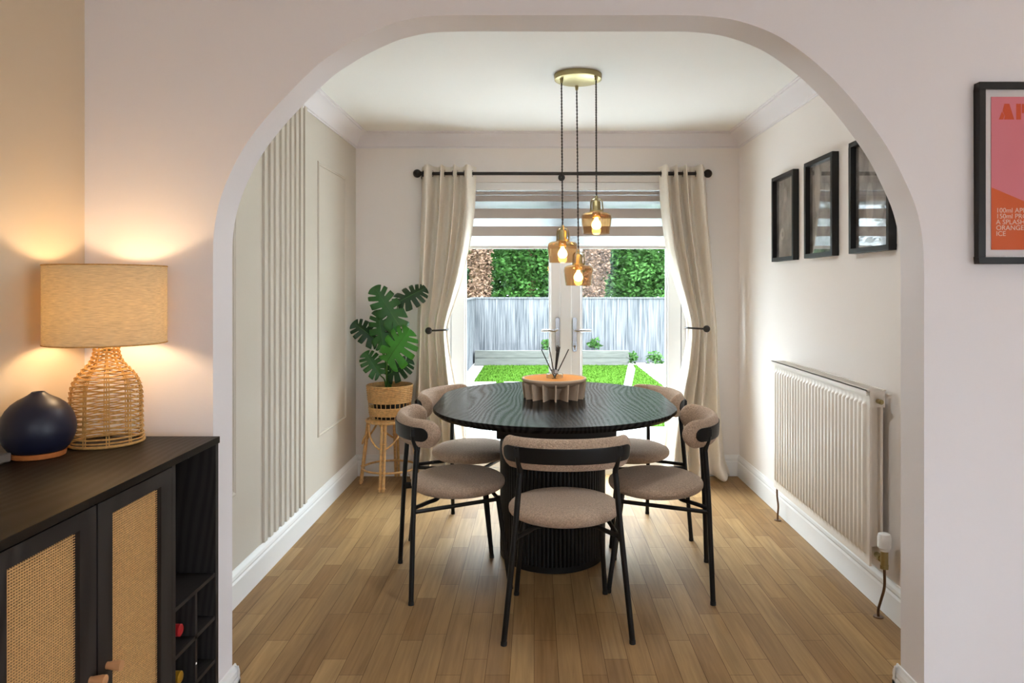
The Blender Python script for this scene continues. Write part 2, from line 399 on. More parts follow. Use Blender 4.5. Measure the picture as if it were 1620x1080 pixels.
tag(MB().grid(lambda u, v: (.15+1.4*u, FY0+.03+.012*math.sin(60*u), .95+1.25*v), 120, 4).build('fill_net', M['sheer'], smooth=True), 'added white net softening the light of the small window behind the camera', 'curtain')  # unseen net added to dim and spread the light from that opening
w1o = w1.build('window_1', M['upvc']); struct(w1o, 'front room window', 'window')

# battens and panel mouldings on the left wall
def wallY(px): return -XL * F / (CX - px)
for px in (415.2, 424.6, 433, 442.4, 450.4, 458.1, 465.6, 473, 479.8):
    y = wallY(px)
    MB().box((XL-.005, y, .145), (XL+.011, y+.036, CEIL-.09)).build('batten', M['greige'], wl, bevel=.0012)
def moulding(y0, y1, z0, z1, w=.022):
    b = MB()
    prof = [(0,0),(.006,0),(.011,.005),(.011,.010),(.007,.015),(.007,.019),(0,.022)]
    # mitred frame
    n = len(prof)
    corners = [(y0,z0,1,1),(y1,z0,-1,1),(y1,z1,-1,-1),(y0,z1,1,-1)]
    vs = []
    for cy, cz, sy, sz in corners:
        for d, o in prof: vs.append((XL-.002+d, cy+sy*o, cz+sz*o))
    fs = []
    for i in range(4):
        j = (i+1) % 4
        for k in range(n-1): fs.append((i*n+k, i*n+k+1, j*n+k+1, j*n+k))
    b.add(vs, fs); b.build('panel_moulding', M['greige'], wl)
moulding(wallY(502.3), wallY(546.6), .451, 2.043)
moulding(wallY(502.3)-wallY(546.6)+wallY(371.5), wallY(371.5), .451, 2.043)

# skirting
SK = [(0,0),(.018,0),(.018,.098),(.014,.108),(.016,.116),(.013,.128),(.007,.138),(.004,.145),(0,.146)]
def skirting(name, p, q, nrm, label, ext=0):
    """from p to q (2d), outward normal nrm"""
    b = MB(); vs = []
    for P in (p, q):
        for d, z in SK: vs.append((P[0]+nrm[0]*d, P[1]+nrm[1]*d, z))
    n = len(SK); fs = [(k, k+1, n+k+1, n+k) for k in range(n-1)] + [tuple(range(n))[::-1], tuple(range(n, 2*n))]
    o = b.add(vs, fs).build(name, M['gloss_white']); struct(o, label, 'skirting board'); return o
skirting('baseboard_left', (XL, YR), (XL, YB), (1, 0), 'white skirting under the panelled wall')
skirting('baseboard_right', (XR, YR), (XR, YB), (-1, 0), 'white skirting behind the radiator')
skirting('baseboard_back_left', (XL, YB), (OX0, YB), (0, -1), 'white skirting behind the plant stand')
skirting('baseboard_back_right', (OX1, YB), (XR, YB), (0, -1), 'white skirting right of the garden doors')
skirting('baseboard_arch_left', (XJL, YF-.018), (XJL, YR+.018), (1, 0), 'short white skirting on the left arch jamb')
skirting('baseboard_arch_right', (XJR, YF-.018), (XJR, YR+.018), (-1, 0), 'short white skirting on the right arch jamb')
skirting('baseboard_front_left', (XA, YF), (XJL+.018, YF), (0, -1), 'white skirting behind the cabinet end')
skirting('baseboard_front_right', (XJR-.018, YF), (FX1, YF), (0, -1), 'white skirting under the poster wall')
skirting('baseboard_rear_left', (XL, YR), (XJL+.018, YR), (0, 1), 'white skirting on the dining side left of the arch')
skirting('baseboard_rear_right', (XJR-.018, YR), (XR, YR), (0, 1), 'white skirting on the dining side right of the arch')

# cornice : cove profile (distance from wall, drop from ceiling)
CV = [(0,.102),(.004,.102),(.004,.094),(.012,.090),(.018,.074),(.030,.052),(.048,.032),(.068,.020),(.084,.015),(.084,.008),(.096,.006),(.096,0),(0,0)]
def cornice(name, p, q, nrm, mi, mj, label):
    vs = []; dx, dy = q[0]-p[0], q[1]-p[1]; l = math.hypot(dx, dy); dx /= l; dy /= l
    for P, s in ((p, mi), (q, -mj)):
        for d, z in CV: vs.append((P[0]+nrm[0]*d+dx*d*s, P[1]+nrm[1]*d+dy*d*s, CEIL-z))
    n = len(CV); fs = [(k, (k+1) % n, n+(k+1) % n, n+k) for k in range(n)] + [tuple(range(n)), tuple(range(n, 2*n))]
    struct(MB().add(vs, fs).build(name, M['white_wall'], smooth=True), label, 'cornice')
cornice('trim_1', (XL, YB), (XR, YB), (0, -1), 1, 1, 'coved cornice along the back wall')
cornice('trim_2', (XL, YR), (XL, YB), (1, 0), 0, 1, 'coved cornice along the panelled wall')
cornice('trim_3', (XR, YR), (XR, YB), (-1, 0), 0, 1, 'coved cornice along the right wall')

# ------------------------------------------------------------------ garden doors
YD = YB + .10       # inner face of the leaves
DT = .06
zt = OZ
fr = MB()
fr.box((OX0, YD-.01, 0), (X(713, YD), YD+DT+.02, zt)); fr.box((X(1078, YD), YD-.01, 0), (OX1, YD+DT+.02, zt)); fr.box((OX0, YD-.01, zt-.05), (OX1, YD+DT+.02, zt)); fr.box((OX0, YD-.01, -.02), (OX1, YD+DT+.06, .03))
struct(fr.build('trim_4', M['upvc'], bevel=.004), 'white outer frame of the garden doors', 'door frame')
def leaf_door(name, x0, g0, g1, x1, label):
    d = MB(); z0, z1 = .03, zt-.05
    d.box((x0, YD, z0), (g0, YD+DT, z1)); d.box((g1, YD, z0), (x1, YD+DT, z1)); d.box((g0, YD, z0), (g1, YD+DT, z0+.10)); d.box((g0, YD, z1-.08), (g1, YD+DT, z1))
    o = d.build(name, M['upvc'], bevel=.006); struct(o, label, 'door')
    # glazing bead
    be = MB()
    for a, b_, c, e in ((g0, g0+.012, z0+.1, z1-.08), (g1-.012, g1, z0+.1, z1-.08)): be.box((a, YD+.012, c), (b_, YD+DT-.012, e))
    be.box((g0+.012, YD+.012, z0+.1), (g1-.012, YD+DT-.012, z0+.112)); be.box((g0+.012, YD+.012, z1-.092), (g1-.012, YD+DT-.012, z1-.08))
    be.build('glazing_bead', M['upvc'], o)
    MB().box((g0, YD+.026, z0+.1), (g1, YD+.032, z1-.08)).build('glass_pane', M['glass'], o)
    return o
xs = [X(p, YD) for p in (713.5, 735, 871, 887, 903, 919, 1056.5, 1077.5)]
dl = leaf_door('door_1', xs[0], xs[1], xs[2], xs[3], 'left white glazed garden door with chrome lever')
dr = leaf_door('door_2', xs[4], xs[5], xs[6], xs[7], 'right white glazed garden door with chrome lever')
MB().box((xs[3]-.006, YD-.016, .03), (xs[4]+.006, YD+DT, zt-.05)).build('astragal', M['upvc'], dl, bevel=.008, label='white cover strip between the doors')
def handle(parent, px, d):
    x = X(px, YD); zc = Z(529, YD)
    p = MB(); w = .0155
    prof = [(x-w, zc-.105)] + [(x - w*math.cos(t), zc+.108+w*math.sin(t)) for t in [math.pi*i/8 for i in range(9)]] + [(x + w*math.cos(t), zc-.108-w*math.sin(t)) for t in [math.pi*i/8 for i in range(9)]]
    p.prism(prof, lambda u, v, s: (u, s, v), YD-.012, YD)
    h = p.build('handle', M['chrome'], parent, bevel=.002, label='chrome lever handle on long back plate')
    zl = Z(522, YD)
    l = MB(); l.tube([(x, YD-.01, zl), (x, YD-.045, zl)], .010, 12)
    l.tube(smoothpts([(x, YD-.045, zl), (x+d*.02, YD-.052, zl), (x+d*.06, YD-.050, zl-.001), (x+d*.115, YD-.045, zl-.002)], 4), [.010]*9+[.008]*3+[.007], 10)
    l.build('lever', M['chrome'], h, smooth=True)
    k = MB(); k.tube([(x, YD-.011, zc-.085), (x, YD-.018, zc-.085)], .009, 14); k.box((x-.0035, YD-.017, zc-.108), (x+.0035, YD-.013, zc-.088))
    k.build('keyhole_cylinder', M['grey_plastic'], h)
handle(dl, 882, -1); handle(dr, 909, 1)

# ------------------------------------------------------------------ striped roller blind in the reveal
YBL = YB + .035
rb = thing('roller_blind', 'grey and sheer striped roller blind half lowered over the garden doors', 'blind', ((OX0+OX1)/2, YBL, OZ))
hw = (OX1-OX0)/2 - .012
def zb(py): return Z(py, YBL) - OZ
c = MB(); c.box((-hw, -.03, -.002), (hw, .04, -.004)); c.box((-hw, -.032, zb(301)), (hw, -.028, -.004)); c.tube([(-hw+.01, .0, -.035), (hw-.01, 0, -.035)], .020, 14)
c.build('cassette', M['gloss_white'], rb, smooth=True)
for a, b_ in ((303, 308), (309, 318.5), (330, 345.5), (358, 373.5)):
    MB().box((-hw+.008, -.004, zb(b_)), (hw-.008, -.003, zb(a))).build('opaque_band', M['band'], rb)
MB().box((-hw+.008, -.0025, zb(389)), (hw-.008, -.0020, zb(301))).build('sheer_fabric', M['sheer'], rb)
MB().box((-hw+.008, -.012, zb(393.5)), (hw-.008, .004, zb(388.5))).build('bottom_rail', M['gloss_white'], rb, bevel=.003)

# ------------------------------------------------------------------ curtain rod, curtains, holdbacks
YRD = YB - .085
rod = thing('curtain_rod', 'black metal curtain pole with ball finials above the garden doors', 'curtain rod', (X(888, YRD), YRD, Z(274.5, YRD)))
rx0, rx1 = X(662, YRD)-rod.location.x, X(1117, YRD)-rod.location.x
MB().tube([(rx0, 0, 0), (rx1, 0, 0)], .0115, 14).build('pole', M['black_rod'], rod, smooth=True)
MB().tube([(X(912, YRD)-rod.location.x, 0, 0), (rx1-.2, 0, 0)], .0135, 14).build('pole_sleeve', M['black_rod'], rod, smooth=True)
for s, px in ((-1, 660), (1, 1120)):
    x = X(px, YRD)-rod.location.x
    b = MB().sphere((x, 0, 0), .029, 20); b.tube([(x-s*.03, 0, 0), (x-s*.022, 0, 0)], .015, 14)
    b.build('finial', M['black_rod'], rod, smooth=True)
for px in (669, 889, 1110):
    x = X(px, YRD)-rod.location.x
    b = MB().tube([(x, -.012, -.014), (x, -.014, 0), (x, 0, .014)], .004, 8); b.tube([(x, 0, -.016), (x, .075, -.016)], .006, 8); b.tube([(x, .070, -.016), (x, .085, -.016)], .024, 16)
    b.build('bracket', M['black_rod'], rod)

def curtain(rows, k, ph, label, wmap, tie_y):
    def warp(u):
        for i in range(len(wmap)-1):
            if u <= wmap[i+1][0] or i == len(wmap)-2:
                t_ = (u-wmap[i][0])/(wmap[i+1][0]-wmap[i][0]); return wmap[i][1]+t_*(wmap[i+1][1]-wmap[i][1])
    zc0 = Z(263, YRD)
    xc = X(sum(rows[0][1:3])/2, YRD)
    t = thing('curtain', label, 'curtain', (xc, YRD, 0))
    nu, nv = 150, 80
    y0, y1 = rows[0][0], rows[-1][0]
    def fn(u, v):
        py = y0 + (y1-y0)*v
        xl, xr = interp(rows, py)
        w = math.exp(-((py-tie_y)/60.0)**2)
        top = max(0, 1-(py-y0)/110.0)
        low = max(0, (py-tie_y)/(y1-tie_y))
        # folds : regular at the heading, irregular below
        a = 2*math.pi*warp(u) + .35*math.sin(4*u+ph+2.5*v)*(1-top)
        amp = .058*(1-w) + .022*w + .018*low
        ca = math.cos(a); dy = -.022 + amp*(1 if ca > 0 else -1)*abs(ca)**.7 + .007*math.sin(2.3*a+1.3+3*v)*(1-top)
        dx = .010*math.sin(a)*(1-w*.6) + .010*low*math.sin(5*u+9*v)
        xx = X(xl + (xr-xl)*u, YRD) - xc + dx*math.sin(math.pi*u)
        zz = Z(py, YRD)
        pud = max(0, (py-715)/(y1-715))
        zz = max(zz, .012) + pud*.022*(1+math.sin(a*1.6+2))*.5
        xx += pud*.018*math.sin(9*u+ph+4*pud); dyy = pud*(-.030 + .025*math.sin(13*u+ph))
        return (xx, dy + dyy - w*.0, zz)
    p = MB().grid(fn, nu, nv).build('curtain_panel', M['curtain'], t, smooth=False, solid=.003)
    for f in p.data.polygons: f.use_smooth = True
    # metal eyelets where the cloth crosses the pole
    us = [q/300 for q in range(1, 300)]; py0 = (274.5-y0)/(y1-y0); last = -1
    for q in range(len(us)-1):
        A, Bp = fn(us[q], py0), fn(us[q+1], py0)
        if A[1]*Bp[1] <= 0 and us[q]-last > .03:
            last = us[q]
            ring = [(A[0]+.003*math.cos(h_), A[1]+.020*math.cos(h_)*.5, Z(274.5, YRD)+.020*math.sin(h_)) for h_ in [2*math.pi*j_/20 for j_ in range(20)]]
            MB().tube(ring, .0028, 6, closed=True).build('grommet', M['black_rod'], t, smooth=True)
    return t
LROWS = [(263,667,753),(320,666,751),(360,665,747),(400,664,740),(440,663,731),(480,662,719),(505,661,711),(522,661,708),(545,660,710),(580,659,715),(620,657,722),(680,654,732),(720,652,738),(757,648,744)]
RROWS = [(263,1043,1116),(320,1046,1120),(360,1050,1123),(400,1056,1127),(440,1066,1129),(480,1078,1131),(505,1085,1133),(521,1087,1134),(545,1085,1135),(580,1079,1137),(620,1069,1140),(670,1058,1143),(720,1051,1148),(757,1047,1154)]
curtain(LROWS, 4, 0.6, 'cream linen curtain tied back left of the garden doors', [(-.02,0),(.13,.5),(.29,1),(.38,1.5),(.50,2),(.63,2.5),(.71,3),(.86,3.5),(1.0,4)], 522)
curtain(RROWS, 4, 2.2, 'cream linen curtain tied back right of the garden doors', [(-.02,0),(.11,.5),(.245,1),(.34,1.5),(.435,2),(.53,2.5),(.69,3),(.86,3.5),(1.02,4)], 521)
def holdback(px, py, pxe, label):
    Yh = YB - .155
    t = thing('curtain_holdback', label, 'holdback', (X(px, Yh), Yh, Z(py, Yh)), 0, 'curtain holdbacks')
    d = X(pxe, Yh)-X(px, Yh); s = 1 if d > 0 else -1
    MB().sphere((0, 0, 0), .024, 18).build('knob', M['black_rod'], t, smooth=True)
    MB().tube([(0, 0, 0), (0, .145, 0)], .006, 10).build('stem', M['black_rod'], t, smooth=True)
    MB().tube([(0, .135, 0), (0, .155, 0)], .022, 16).build('wall_plate', M['black_rod'], t, smooth=True)
    MB().tube(smoothpts([(0, 0, 0), (d*.5, -.006, .003), (d*.9, .0, .006), (d*1.0, .03, .006), (d*.98, .07, .004)], 5), .006, 10).build('hook_arm', M['black_rod'], t, smooth=True)
holdback(678, 523, 707, 'black ball holdback gripping the left curtain')
holdback(1118, 520, 1087, 'black ball holdback gripping the right curtain')

# ------------------------------------------------------------------ radiator
def wy(px, x=XR): return x * F / (px - CX)
RXF = 1.335
ry0, ry1 = RXF*F/(1371-CX), RXF*F/(1221-CX)
rad = thing('radiator', 'white ribbed panel radiator on the right wall', 'radiator', (XR, (ry0+ry1)/2, 0))
rl = (ry1-ry0)/2; rxf = RXF-XR; zb0, zt0 = .185, .905
def radfn(u, v):
    y = -rl + 2*rl*u; z = zb0+.012 + (zt0-zb0-.024)*v
    n = 29
    m = .5-.5*math.cos(2*math.pi*n*(u-.02)/.96) if .02 < u < .98 else 0
    m = min(1, m*1.5)
    e = min(1, max(0, (v-.055)/.02)) * min(1, max(0, (.945-v)/.02))
    return (rxf + .011*(1-m*e), y, z)
def nonuni(i, n): return i/(n-1)
vv = [0, .03, .055, .065, .075, .3, .6, .925, .935, .945, .97, 1]
g = MB(); nu = 29*10+1
vs = [radfn(i/(nu-1), v) for v in vv for i in range(nu)]; fs = [(j*nu+i, j*nu+i+1, (j+1)*nu+i+1, (j+1)*nu+i) for j in range(len(vv)-1) for i in range(nu-1)]
g.add(vs, fs)
g.box((rxf+.0115, -rl, zb0+.012), (rxf+.020, rl, zt0-.012))
g.build('front_panel', M['radiator'], rad, smooth=True)
MB().box((rxf+.060, -rl+.01, zb0+.02), (rxf+.072, rl-.01, zt0-.03)).build('back_panel', M['radiator'], rad, bevel=.003)
fi = MB()
for i in range(45):
    y = -rl+.03+(2*rl-.06)*i/44; fi.box((rxf+.021, y, zb0+.08), (rxf+.059, y+.003, zt0-.05))
fi.build('convector_fins', M['radiator'], rad)
gr = MB(); gr.box((rxf-.003, -rl-.003, zt0-.022), (rxf+.001, rl+.003, zt0)); gr.box((rxf-.003, -rl-.003, zt0-.004), (rxf+.012, rl+.003, zt0)); gr.box((rxf+.066, -rl-.003, zt0-.004), (rxf+.078, rl+.003, zt0))
for i in range(60):
    y = -rl+.01+(2*rl-.02)*i/59; gr.box((rxf+.012, y-.002, zt0-.006), (rxf+.066, y+.002, zt0))
gr.build('top_grille', M['radiator'], rad)
en = MB()
for s in (-1, 1): MB().box((rxf+.012, s*(rl+.003), zt0-.07), (rxf+.072, s*(rl-.002), zt0-.003)).build('end_cap', M['radiator'], rad)
fv = MB().tube([(rxf+.045, -rl+.0, zt0-.045), (rxf+.045, -rl-.03, zt0-.045)], .010, 14); fv.tube([(rxf+.045, -rl-.026, zt0-.045), (rxf+.045, -rl-.036, zt0-.045)], .006, 10)
fv.build('vent_plug', M['brass'], rad, smooth=True)
# thermostatic valve at the near end
vy = -rl-.065; vx = rxf+.040
va = MB(); va.tube([(vx, -rl, zb0+.06), (vx, vy, zb0+.06)], .011, 12); va.tube([(vx, vy, zb0+.03), (vx, vy, zb0+.10)], .014, 12); va.tube([(vx, vy+.02, zb0+.06), (vx, vy+.035, zb0+.06)], .017, 6); va.tube([(vx, vy, zb0+.028), (vx, vy, zb0+.042)], .017, 6)
vb = va.build('valve_body', M['brass'], rad, smooth=True)
hd = MB().lathe([(0, .098), (.019, .098), (.019, .106), (.025, .112), (.026, .15), (.022, .164), (.012, .168), (0, .168)], 20, (vx, vy, zb0))
hd.build('valve_head', M['gloss_white'], rad, smooth=True)
MB().tube(smoothpts([(vx, vy, zb0+.03), (vx+.002, vy+.004, .14), (vx-.004, vy+.02, .08), (vx, vy+.05, .03), (vx, vy+.05, 0)], 5), .0055, 8).build('pipe', M['copper'], rad, smooth=True)
MB().tube(smoothpts([(vx, rl+.03, zb0+.05), (vx, rl+.03, .14), (vx+.003, rl+.02, .08), (vx, rl+.02, .03), (vx, rl+.02, 0)], 5), .0055, 8).build('pipe', M['copper'], rad, smooth=True)
MB().tube([(vx, rl, zb0+.05), (vx, rl+.035, zb0+.05)], .010, 10).build('lockshield_valve', M['brass'], rad, smooth=True)
ft = MB()
for y in (vy+.05, rl+.02): MB().lathe([(0, 0), (.02, 0), (.018, .004), (0, .004)], 16, (vx, y, 0)).build('pipe_collar', M['copper'], rad)

# ------------------------------------------------------------------ framed photographs on the right wall
def photo_mat(name, kind):
    m, nt, b = newmat(name); N = nt.nodes; L = nt.links
    tc = N.new('ShaderNodeTexCoord'); sep = N.new('ShaderNodeSeparateXYZ'); L.new(tc.outputs['Object'], sep.inputs[0])
    n = N.new('ShaderNodeTexNoise'); n.inputs['Scale'].default_value = 9; n.inputs['Detail'].default_value = 5; n.inputs['Distortion'].default_value = .8; L.new(tc.outputs['Object'], n.inputs[0])
    val = N.new('ShaderNodeMath'); val.operation = 'MULTIPLY_ADD'; val.inputs[1].default_value = .75; val.inputs[2].default_value = -.22; L.new(n.outputs[0], val.inputs[0])
    cur = val.outputs[0]
    def blob(cy, cz, ry, rz, amt):
        nonlocal cur
        a = N.new('ShaderNodeMath'); a.operation = 'SUBTRACT'; a.inputs[1].default_value = cy; L.new(sep.outputs[1], a.inputs[0])
        a2 = N.new('ShaderNodeMath'); a2.operation = 'DIVIDE'; a2.inputs[1].default_value = ry; L.new(a.outputs[0], a2.inputs[0])
        c_ = N.new('ShaderNodeMath'); c_.operation = 'SUBTRACT'; c_.inputs[1].default_value = cz; L.new(sep.outputs[2], c_.inputs[0])
        c2 = N.new('ShaderNodeMath'); c2.operation = 'DIVIDE'; c2.inputs[1].default_value = rz; L.new(c_.outputs[0], c2.inputs[0])
        p1 = N.new('ShaderNodeMath'); p1.operation = 'MULTIPLY'; L.new(a2.outputs[0], p1.inputs[0]); L.new(a2.outputs[0], p1.inputs[1])
        p2 = N.new('ShaderNodeMath'); p2.operation = 'MULTIPLY_ADD'; L.new(c2.outputs[0], p2.inputs[0]); L.new(c2.outputs[0], p2.inputs[1]); L.new(p1.outputs[0], p2.inputs[2])
        mr = N.new('ShaderNodeMapRange'); mr.inputs[1].default_value = .7; mr.inputs[2].default_value = 1.2; mr.inputs[3].default_value = amt; mr.inputs[4].default_value = 0; L.new(p2.outputs[0], mr.inputs[0])
        ad = N.new('ShaderNodeMath'); ad.operation = 'ADD'; L.new(cur, ad.inputs[0]); L.new(mr.outputs[0], ad.inputs[1]); cur = ad.outputs[0]
    for bl in kind: blob(*bl)
    r = N.new('ShaderNodeValToRGB'); r.color_ramp.elements[0].color = (.035, .031, .029, 1); r.color_ramp.elements[1].color = (.75, .70, .66, 1); r.color_ramp.elements[1].position = .62
    L.new(cur, r.inputs[0]); L.new(r.outputs[0], b.inputs['Base Color']); b.inputs['Roughness'].default_value = .5
    return m
PK = [[(.0, .02, .07, .10, .16), (.01, .13, .028, .045, .22), (-.04, .03, .03, .12, .12), (.06, -.09, .035, .035, .30), (.06, -.09, .016, .016, -.3), (-.10, .1, .04, .2, .25), (.09, -.14, .03, .06, .12)],
      [(.06, .12, .035, .14, .25), (-.02, -.03, .05, .13, .10), (-.06, .06, .03, .05, .18), (.0, .18, .15, .04, .08)],
      [(.0, .12, .04, .05, .22), (.03, -.04, .035, .09, .25), (-.06, -.05, .04, .07, .12), (0, -.16, .15, .05, .08)]]
XP = 1.398
FRPX = [(1254.4, 1220.4), (1316.2, 1271.6), (1405.6, 1342.2)]
FLAB = ['framed black and white photograph nearest the garden doors', 'framed black and white photograph in the middle of the row', 'framed black and white photograph partly behind the arch']
for i, (pa, pb) in enumerate(FRPX):
    ya, yb_ = XP*F/(pa-CX), XP*F/(pb-CX); zc = 1.710; hz = .2455; hy = (yb_-ya)/2
    t = thing('framed_photograph', FLAB[i], 'picture frame', (XR, (ya+yb_)/2, zc), 0, 'black framed photographs above the radiator')
    x0 = XP-XR; w = .022; b = MB()
    b.box((x0, -hy, hz-w), (-.001, hy, hz)); b.box((x0, -hy, -hz), (-.001, hy, -hz+w)); b.box((x0, -hy, -hz+w), (-.001, -hy+w, hz-w)); b.box((x0, hy-w, -hz+w), (-.001, hy, hz-w))
    b.build('frame', M['frame'], t, bevel=.0015)
    MB().box((-.010, -hy+w, -hz+w), (-.002, hy-w, hz-w)).build('photo_print', photo_mat('photo print %d' % i, PK[i]), t)
    MB().box((-.0155, -hy+w, -hz+w), (-.0135, hy-w, hz-w)).build('glass_pane', M['picture_glass'], t)

# ------------------------------------------------------------------ poster on the arch wall
PYF = 2.088; px0 = X(1549.3, PYF); pz1 = Z(129, PYF); pz0 = Z(417.3, PYF); pw = .392
pt = thing('framed_poster', 'black framed pink and orange cocktail recipe poster right of the arch', 'poster', (px0, YF, pz0))
ph_ = pz1-pz0; fw = .0195; fy = PYF-YF
b = MB(); b.box((0, fy, 0), (pw, -.001, fw)); b.box((0, fy, ph_-fw), (pw, -.001, ph_)); b.box((0, fy, fw), (fw, -.001, ph_-fw)); b.box((pw-fw, fy, fw), (pw, -.001, ph_-fw))
b.build('frame', M['frame'], pt, bevel=.0015)
MB().box((fw, -.014, fw), (pw-fw, -.004, ph_-fw)).build('mount', M['paper'], pt)
ax0, ax1 = X(1569.7, 2.095)-px0, pw-(X(1569.7, 2.095)-px0); az1, az0 = Z(152.5, 2.095)-pz0, Z(394.8, 2.095)-pz0
art = MB().box((ax0, -.016, az0), (ax1, -.0142, az1)).build('poster_print', M['pink'], pt)
zs = Z(296, 2.095)-pz0; zs2 = zs-(.029)*((ax1-ax0)*.5/.062)*.9
MB().prism([(ax0, az0), (ax1, az0), (ax1, zs-.05), ((ax0+ax1)/2, zs2), (ax0, zs)], lambda u, v, w: (u, w, v), -.0163, -.0161).build('orange_block', M['orange'], art, label='orange lower part of the print')
# title in heavy stencil capitals
tz1, tz0 = Z(163.5, 2.095)-pz0, Z(188.5, 2.095)-pz0; hT = tz1-tz0
def T(px): return X(px, 2.095)-px0
tl = MB(); Y0, Y1 = -.0163, -.0161
def pr(pts): tl.prism([(a, b_) for a, b_ in pts], lambda u, v, w: (u, w, v), Y0, Y1)
x = T(1581.5); wA = T(1606)-x
pr([(x, tz0), (x+wA*.28, tz0), (x+wA*.36, tz0+hT*.25), (x+wA*.22, tz0+hT*.5), (x+wA*.18, tz0+hT*.45)])
pr([(x+wA*.33, tz0), (x+wA, tz0), (x+wA*.68, tz1), (x+wA*.36, tz1), (x+wA*.24, tz0+hT*.55), (x+wA*.40, tz0+hT*.22)])
x = T(1609); wL = wA*.92
def blk(x, kind):
    if kind in 'PRE':
        pr([(x, tz0), (x+wL*.34, tz0), (x+wL*.34, tz1), (x, tz1)])
    if kind in 'PR':
        pr([(x+wL*.40, tz0+hT*.4)] + [(x+wL*.42+wL*.38*math.cos(q), tz0+hT*.7+hT*.3*math.sin(q)) for q in [-math.pi/2+math.pi*i/8 for i in range(9)]] + [(x+wL*.40, tz1)])
    if kind == 'R': pr([(x+wL*.40, tz0+hT*.36), (x+wL*.40, tz0), (x+wL*.85, tz0), (x+wL*.6, tz0+hT*.38)])
    if kind == 'E':
        for a in (0, .36, .72): pr([(x+wL*.40, tz0+hT*a), (x+wL*.8, tz0+hT*a), (x+wL*.8, tz0+hT*(a+.27)), (x+wL*.40, tz0+hT*(a+.27))])
    if kind == 'O':
        for s in (-1, 1): pr([(x+wL*.48+s*wL*.03, tz0)] + [(x+wL*.48+s*(wL*.03+wL*.42*math.cos(q)), tz0+hT*.5+hT*.5*math.sin(q)) for q in [-math.pi/2+math.pi*i/10 for i in range(11)]][1:-1] + [(x+wL*.48+s*wL*.03, tz1)])
    if kind == 'L': pr([(x, tz0), (x+wL*.8, tz0), (x+wL*.8, tz0+hT*.3), (x+wL*.34, tz0+hT*.3), (x+wL*.34, tz1), (x, tz1)])
for i, ch in enumerate('PEROL'): blk(T(1609)+i*wL*1.05, ch)
tl.build('title_lettering', M['orange_dark'], art)
def text_mesh(body, size, loc, name, m, parent):
    cu = bpy.data.curves.new(name, 'FONT'); cu.body = body; cu.size = size; cu.space_line = 1.0; cu.space_character = 1.0
    cu.extrude = .0001
    o = bpy.data.objects.new(name, cu); COL.objects.link(o)
    bpy.context.view_layer.update()
    dg = bpy.context.evaluated_depsgraph_get()
    me = bpy.data.meshes.new_from_object(o.evaluated_get(dg)); me.name = name
    bpy.data.objects.remove(o)
    me.materials.clear(); me.materials.append(m)
    ob = bpy.data.objects.new(name, me); COL.objects.link(ob); ob.parent = parent
    ob.location = loc; ob.rotation_euler = (R(90), 0, 0)
    return ob
for i, ln in enumerate(['100ml APEROL', '150ml PROSECCO', 'A SPLASH OF SODA', 'ORANGE SLICE', 'ICE']):
    text_mesh(ln, .0196, (T(1577), -.0164, Z(336+i*9.2, 2.095)-pz0), 'recipe_text', M['lettering'], art)
MB().box((fw, -.0195, fw), (pw-fw, -.0180, ph_-fw)).build('glass_pane', glassmat('poster glazing', (.97,.97,.97), gloss=.2), pt)

# ------------------------------------------------------------------ dining table
TCX, TCY, TZ = .098, 3.662, .75
tab = thing('dining_table', 'black stained oval extending table on a fluted drum base', 'table', (TCX, TCY, 0))
leafh = .174; ta, tb = .578, .548
def table_part(outline, name):
    b = MB(); n = len(outline)
    cx = sum(p[0] for p in outline)/n; cy = sum(p[1] for p in outline)/n
    lv = [(TZ, -.002), (TZ-.002, 0), (TZ-.014, 0), (TZ-.030, -.018)]
    vs = []
    for z, off in lv:
        for p in outline:
            x, y = p[0], p[1]
            if not p[2]:
                l = math.hypot(x, p[3]) or 1
                x += off*x/l; y += off*p[3]/l
            vs.append((x, y, z))
    fs = [tuple(range(n))]
    for j in range(len(lv)-1):
        for i in range(n): k = (i+1) % n; fs.append((j*n+i, (j+1)*n+i, (j+1)*n+k, j*n+k))
    fs.append(tuple(range((len(lv)-1)*n, len(lv)*n))[::-1])
    b.add(vs, fs).build(name, M['table_wood'], tab)
gp = .0006
for s in (-1, 1):
    ol = []
    for i in range(65):
        q = math.pi*i/64
        ol.append((ta*math.cos(q), s*(leafh+gp+tb*math.sin(q)), i in (0, 64) and False, s*tb*math.sin(q)))
    table_part(ol, 'table_half')
table_part([(-ta, -leafh+gp, False, 0), (ta, -leafh+gp, False, 0), (ta, leafh-gp, False, 0), (-ta, leafh-gp, False, 0)], 'table_leaf')
MB().box((-.262, -.50, .655), (.262, .50, TZ-.0305)).build('apron', M['black_metal'], tab, bevel=.006)
pd = MB(); prx, pry = .262, .300; NF = 84
prof = []
for i in range(NF*6):
    q = 2*math.pi*i/(NF*6); w = (i % 6)/6
    rr = 1 - .028*(1-abs(math.sin(math.pi*w))**.6)
    prof.append((prx*rr*math.cos(q)-.006, pry*rr*math.sin(q)-.03))
pd.prism(prof, lambda u, v, w: (u, v, w), .03, .655)
pd.build('fluted_pedestal', M['black_metal'], tab, smooth=True)
MB().lathe([(.985, 0), (1.0, .004), (1.0, .03), (.98, .034)], 64, (-.006, -.03, 0), prx, pry).build('plinth', M['black_metal'], tab, smooth=True)

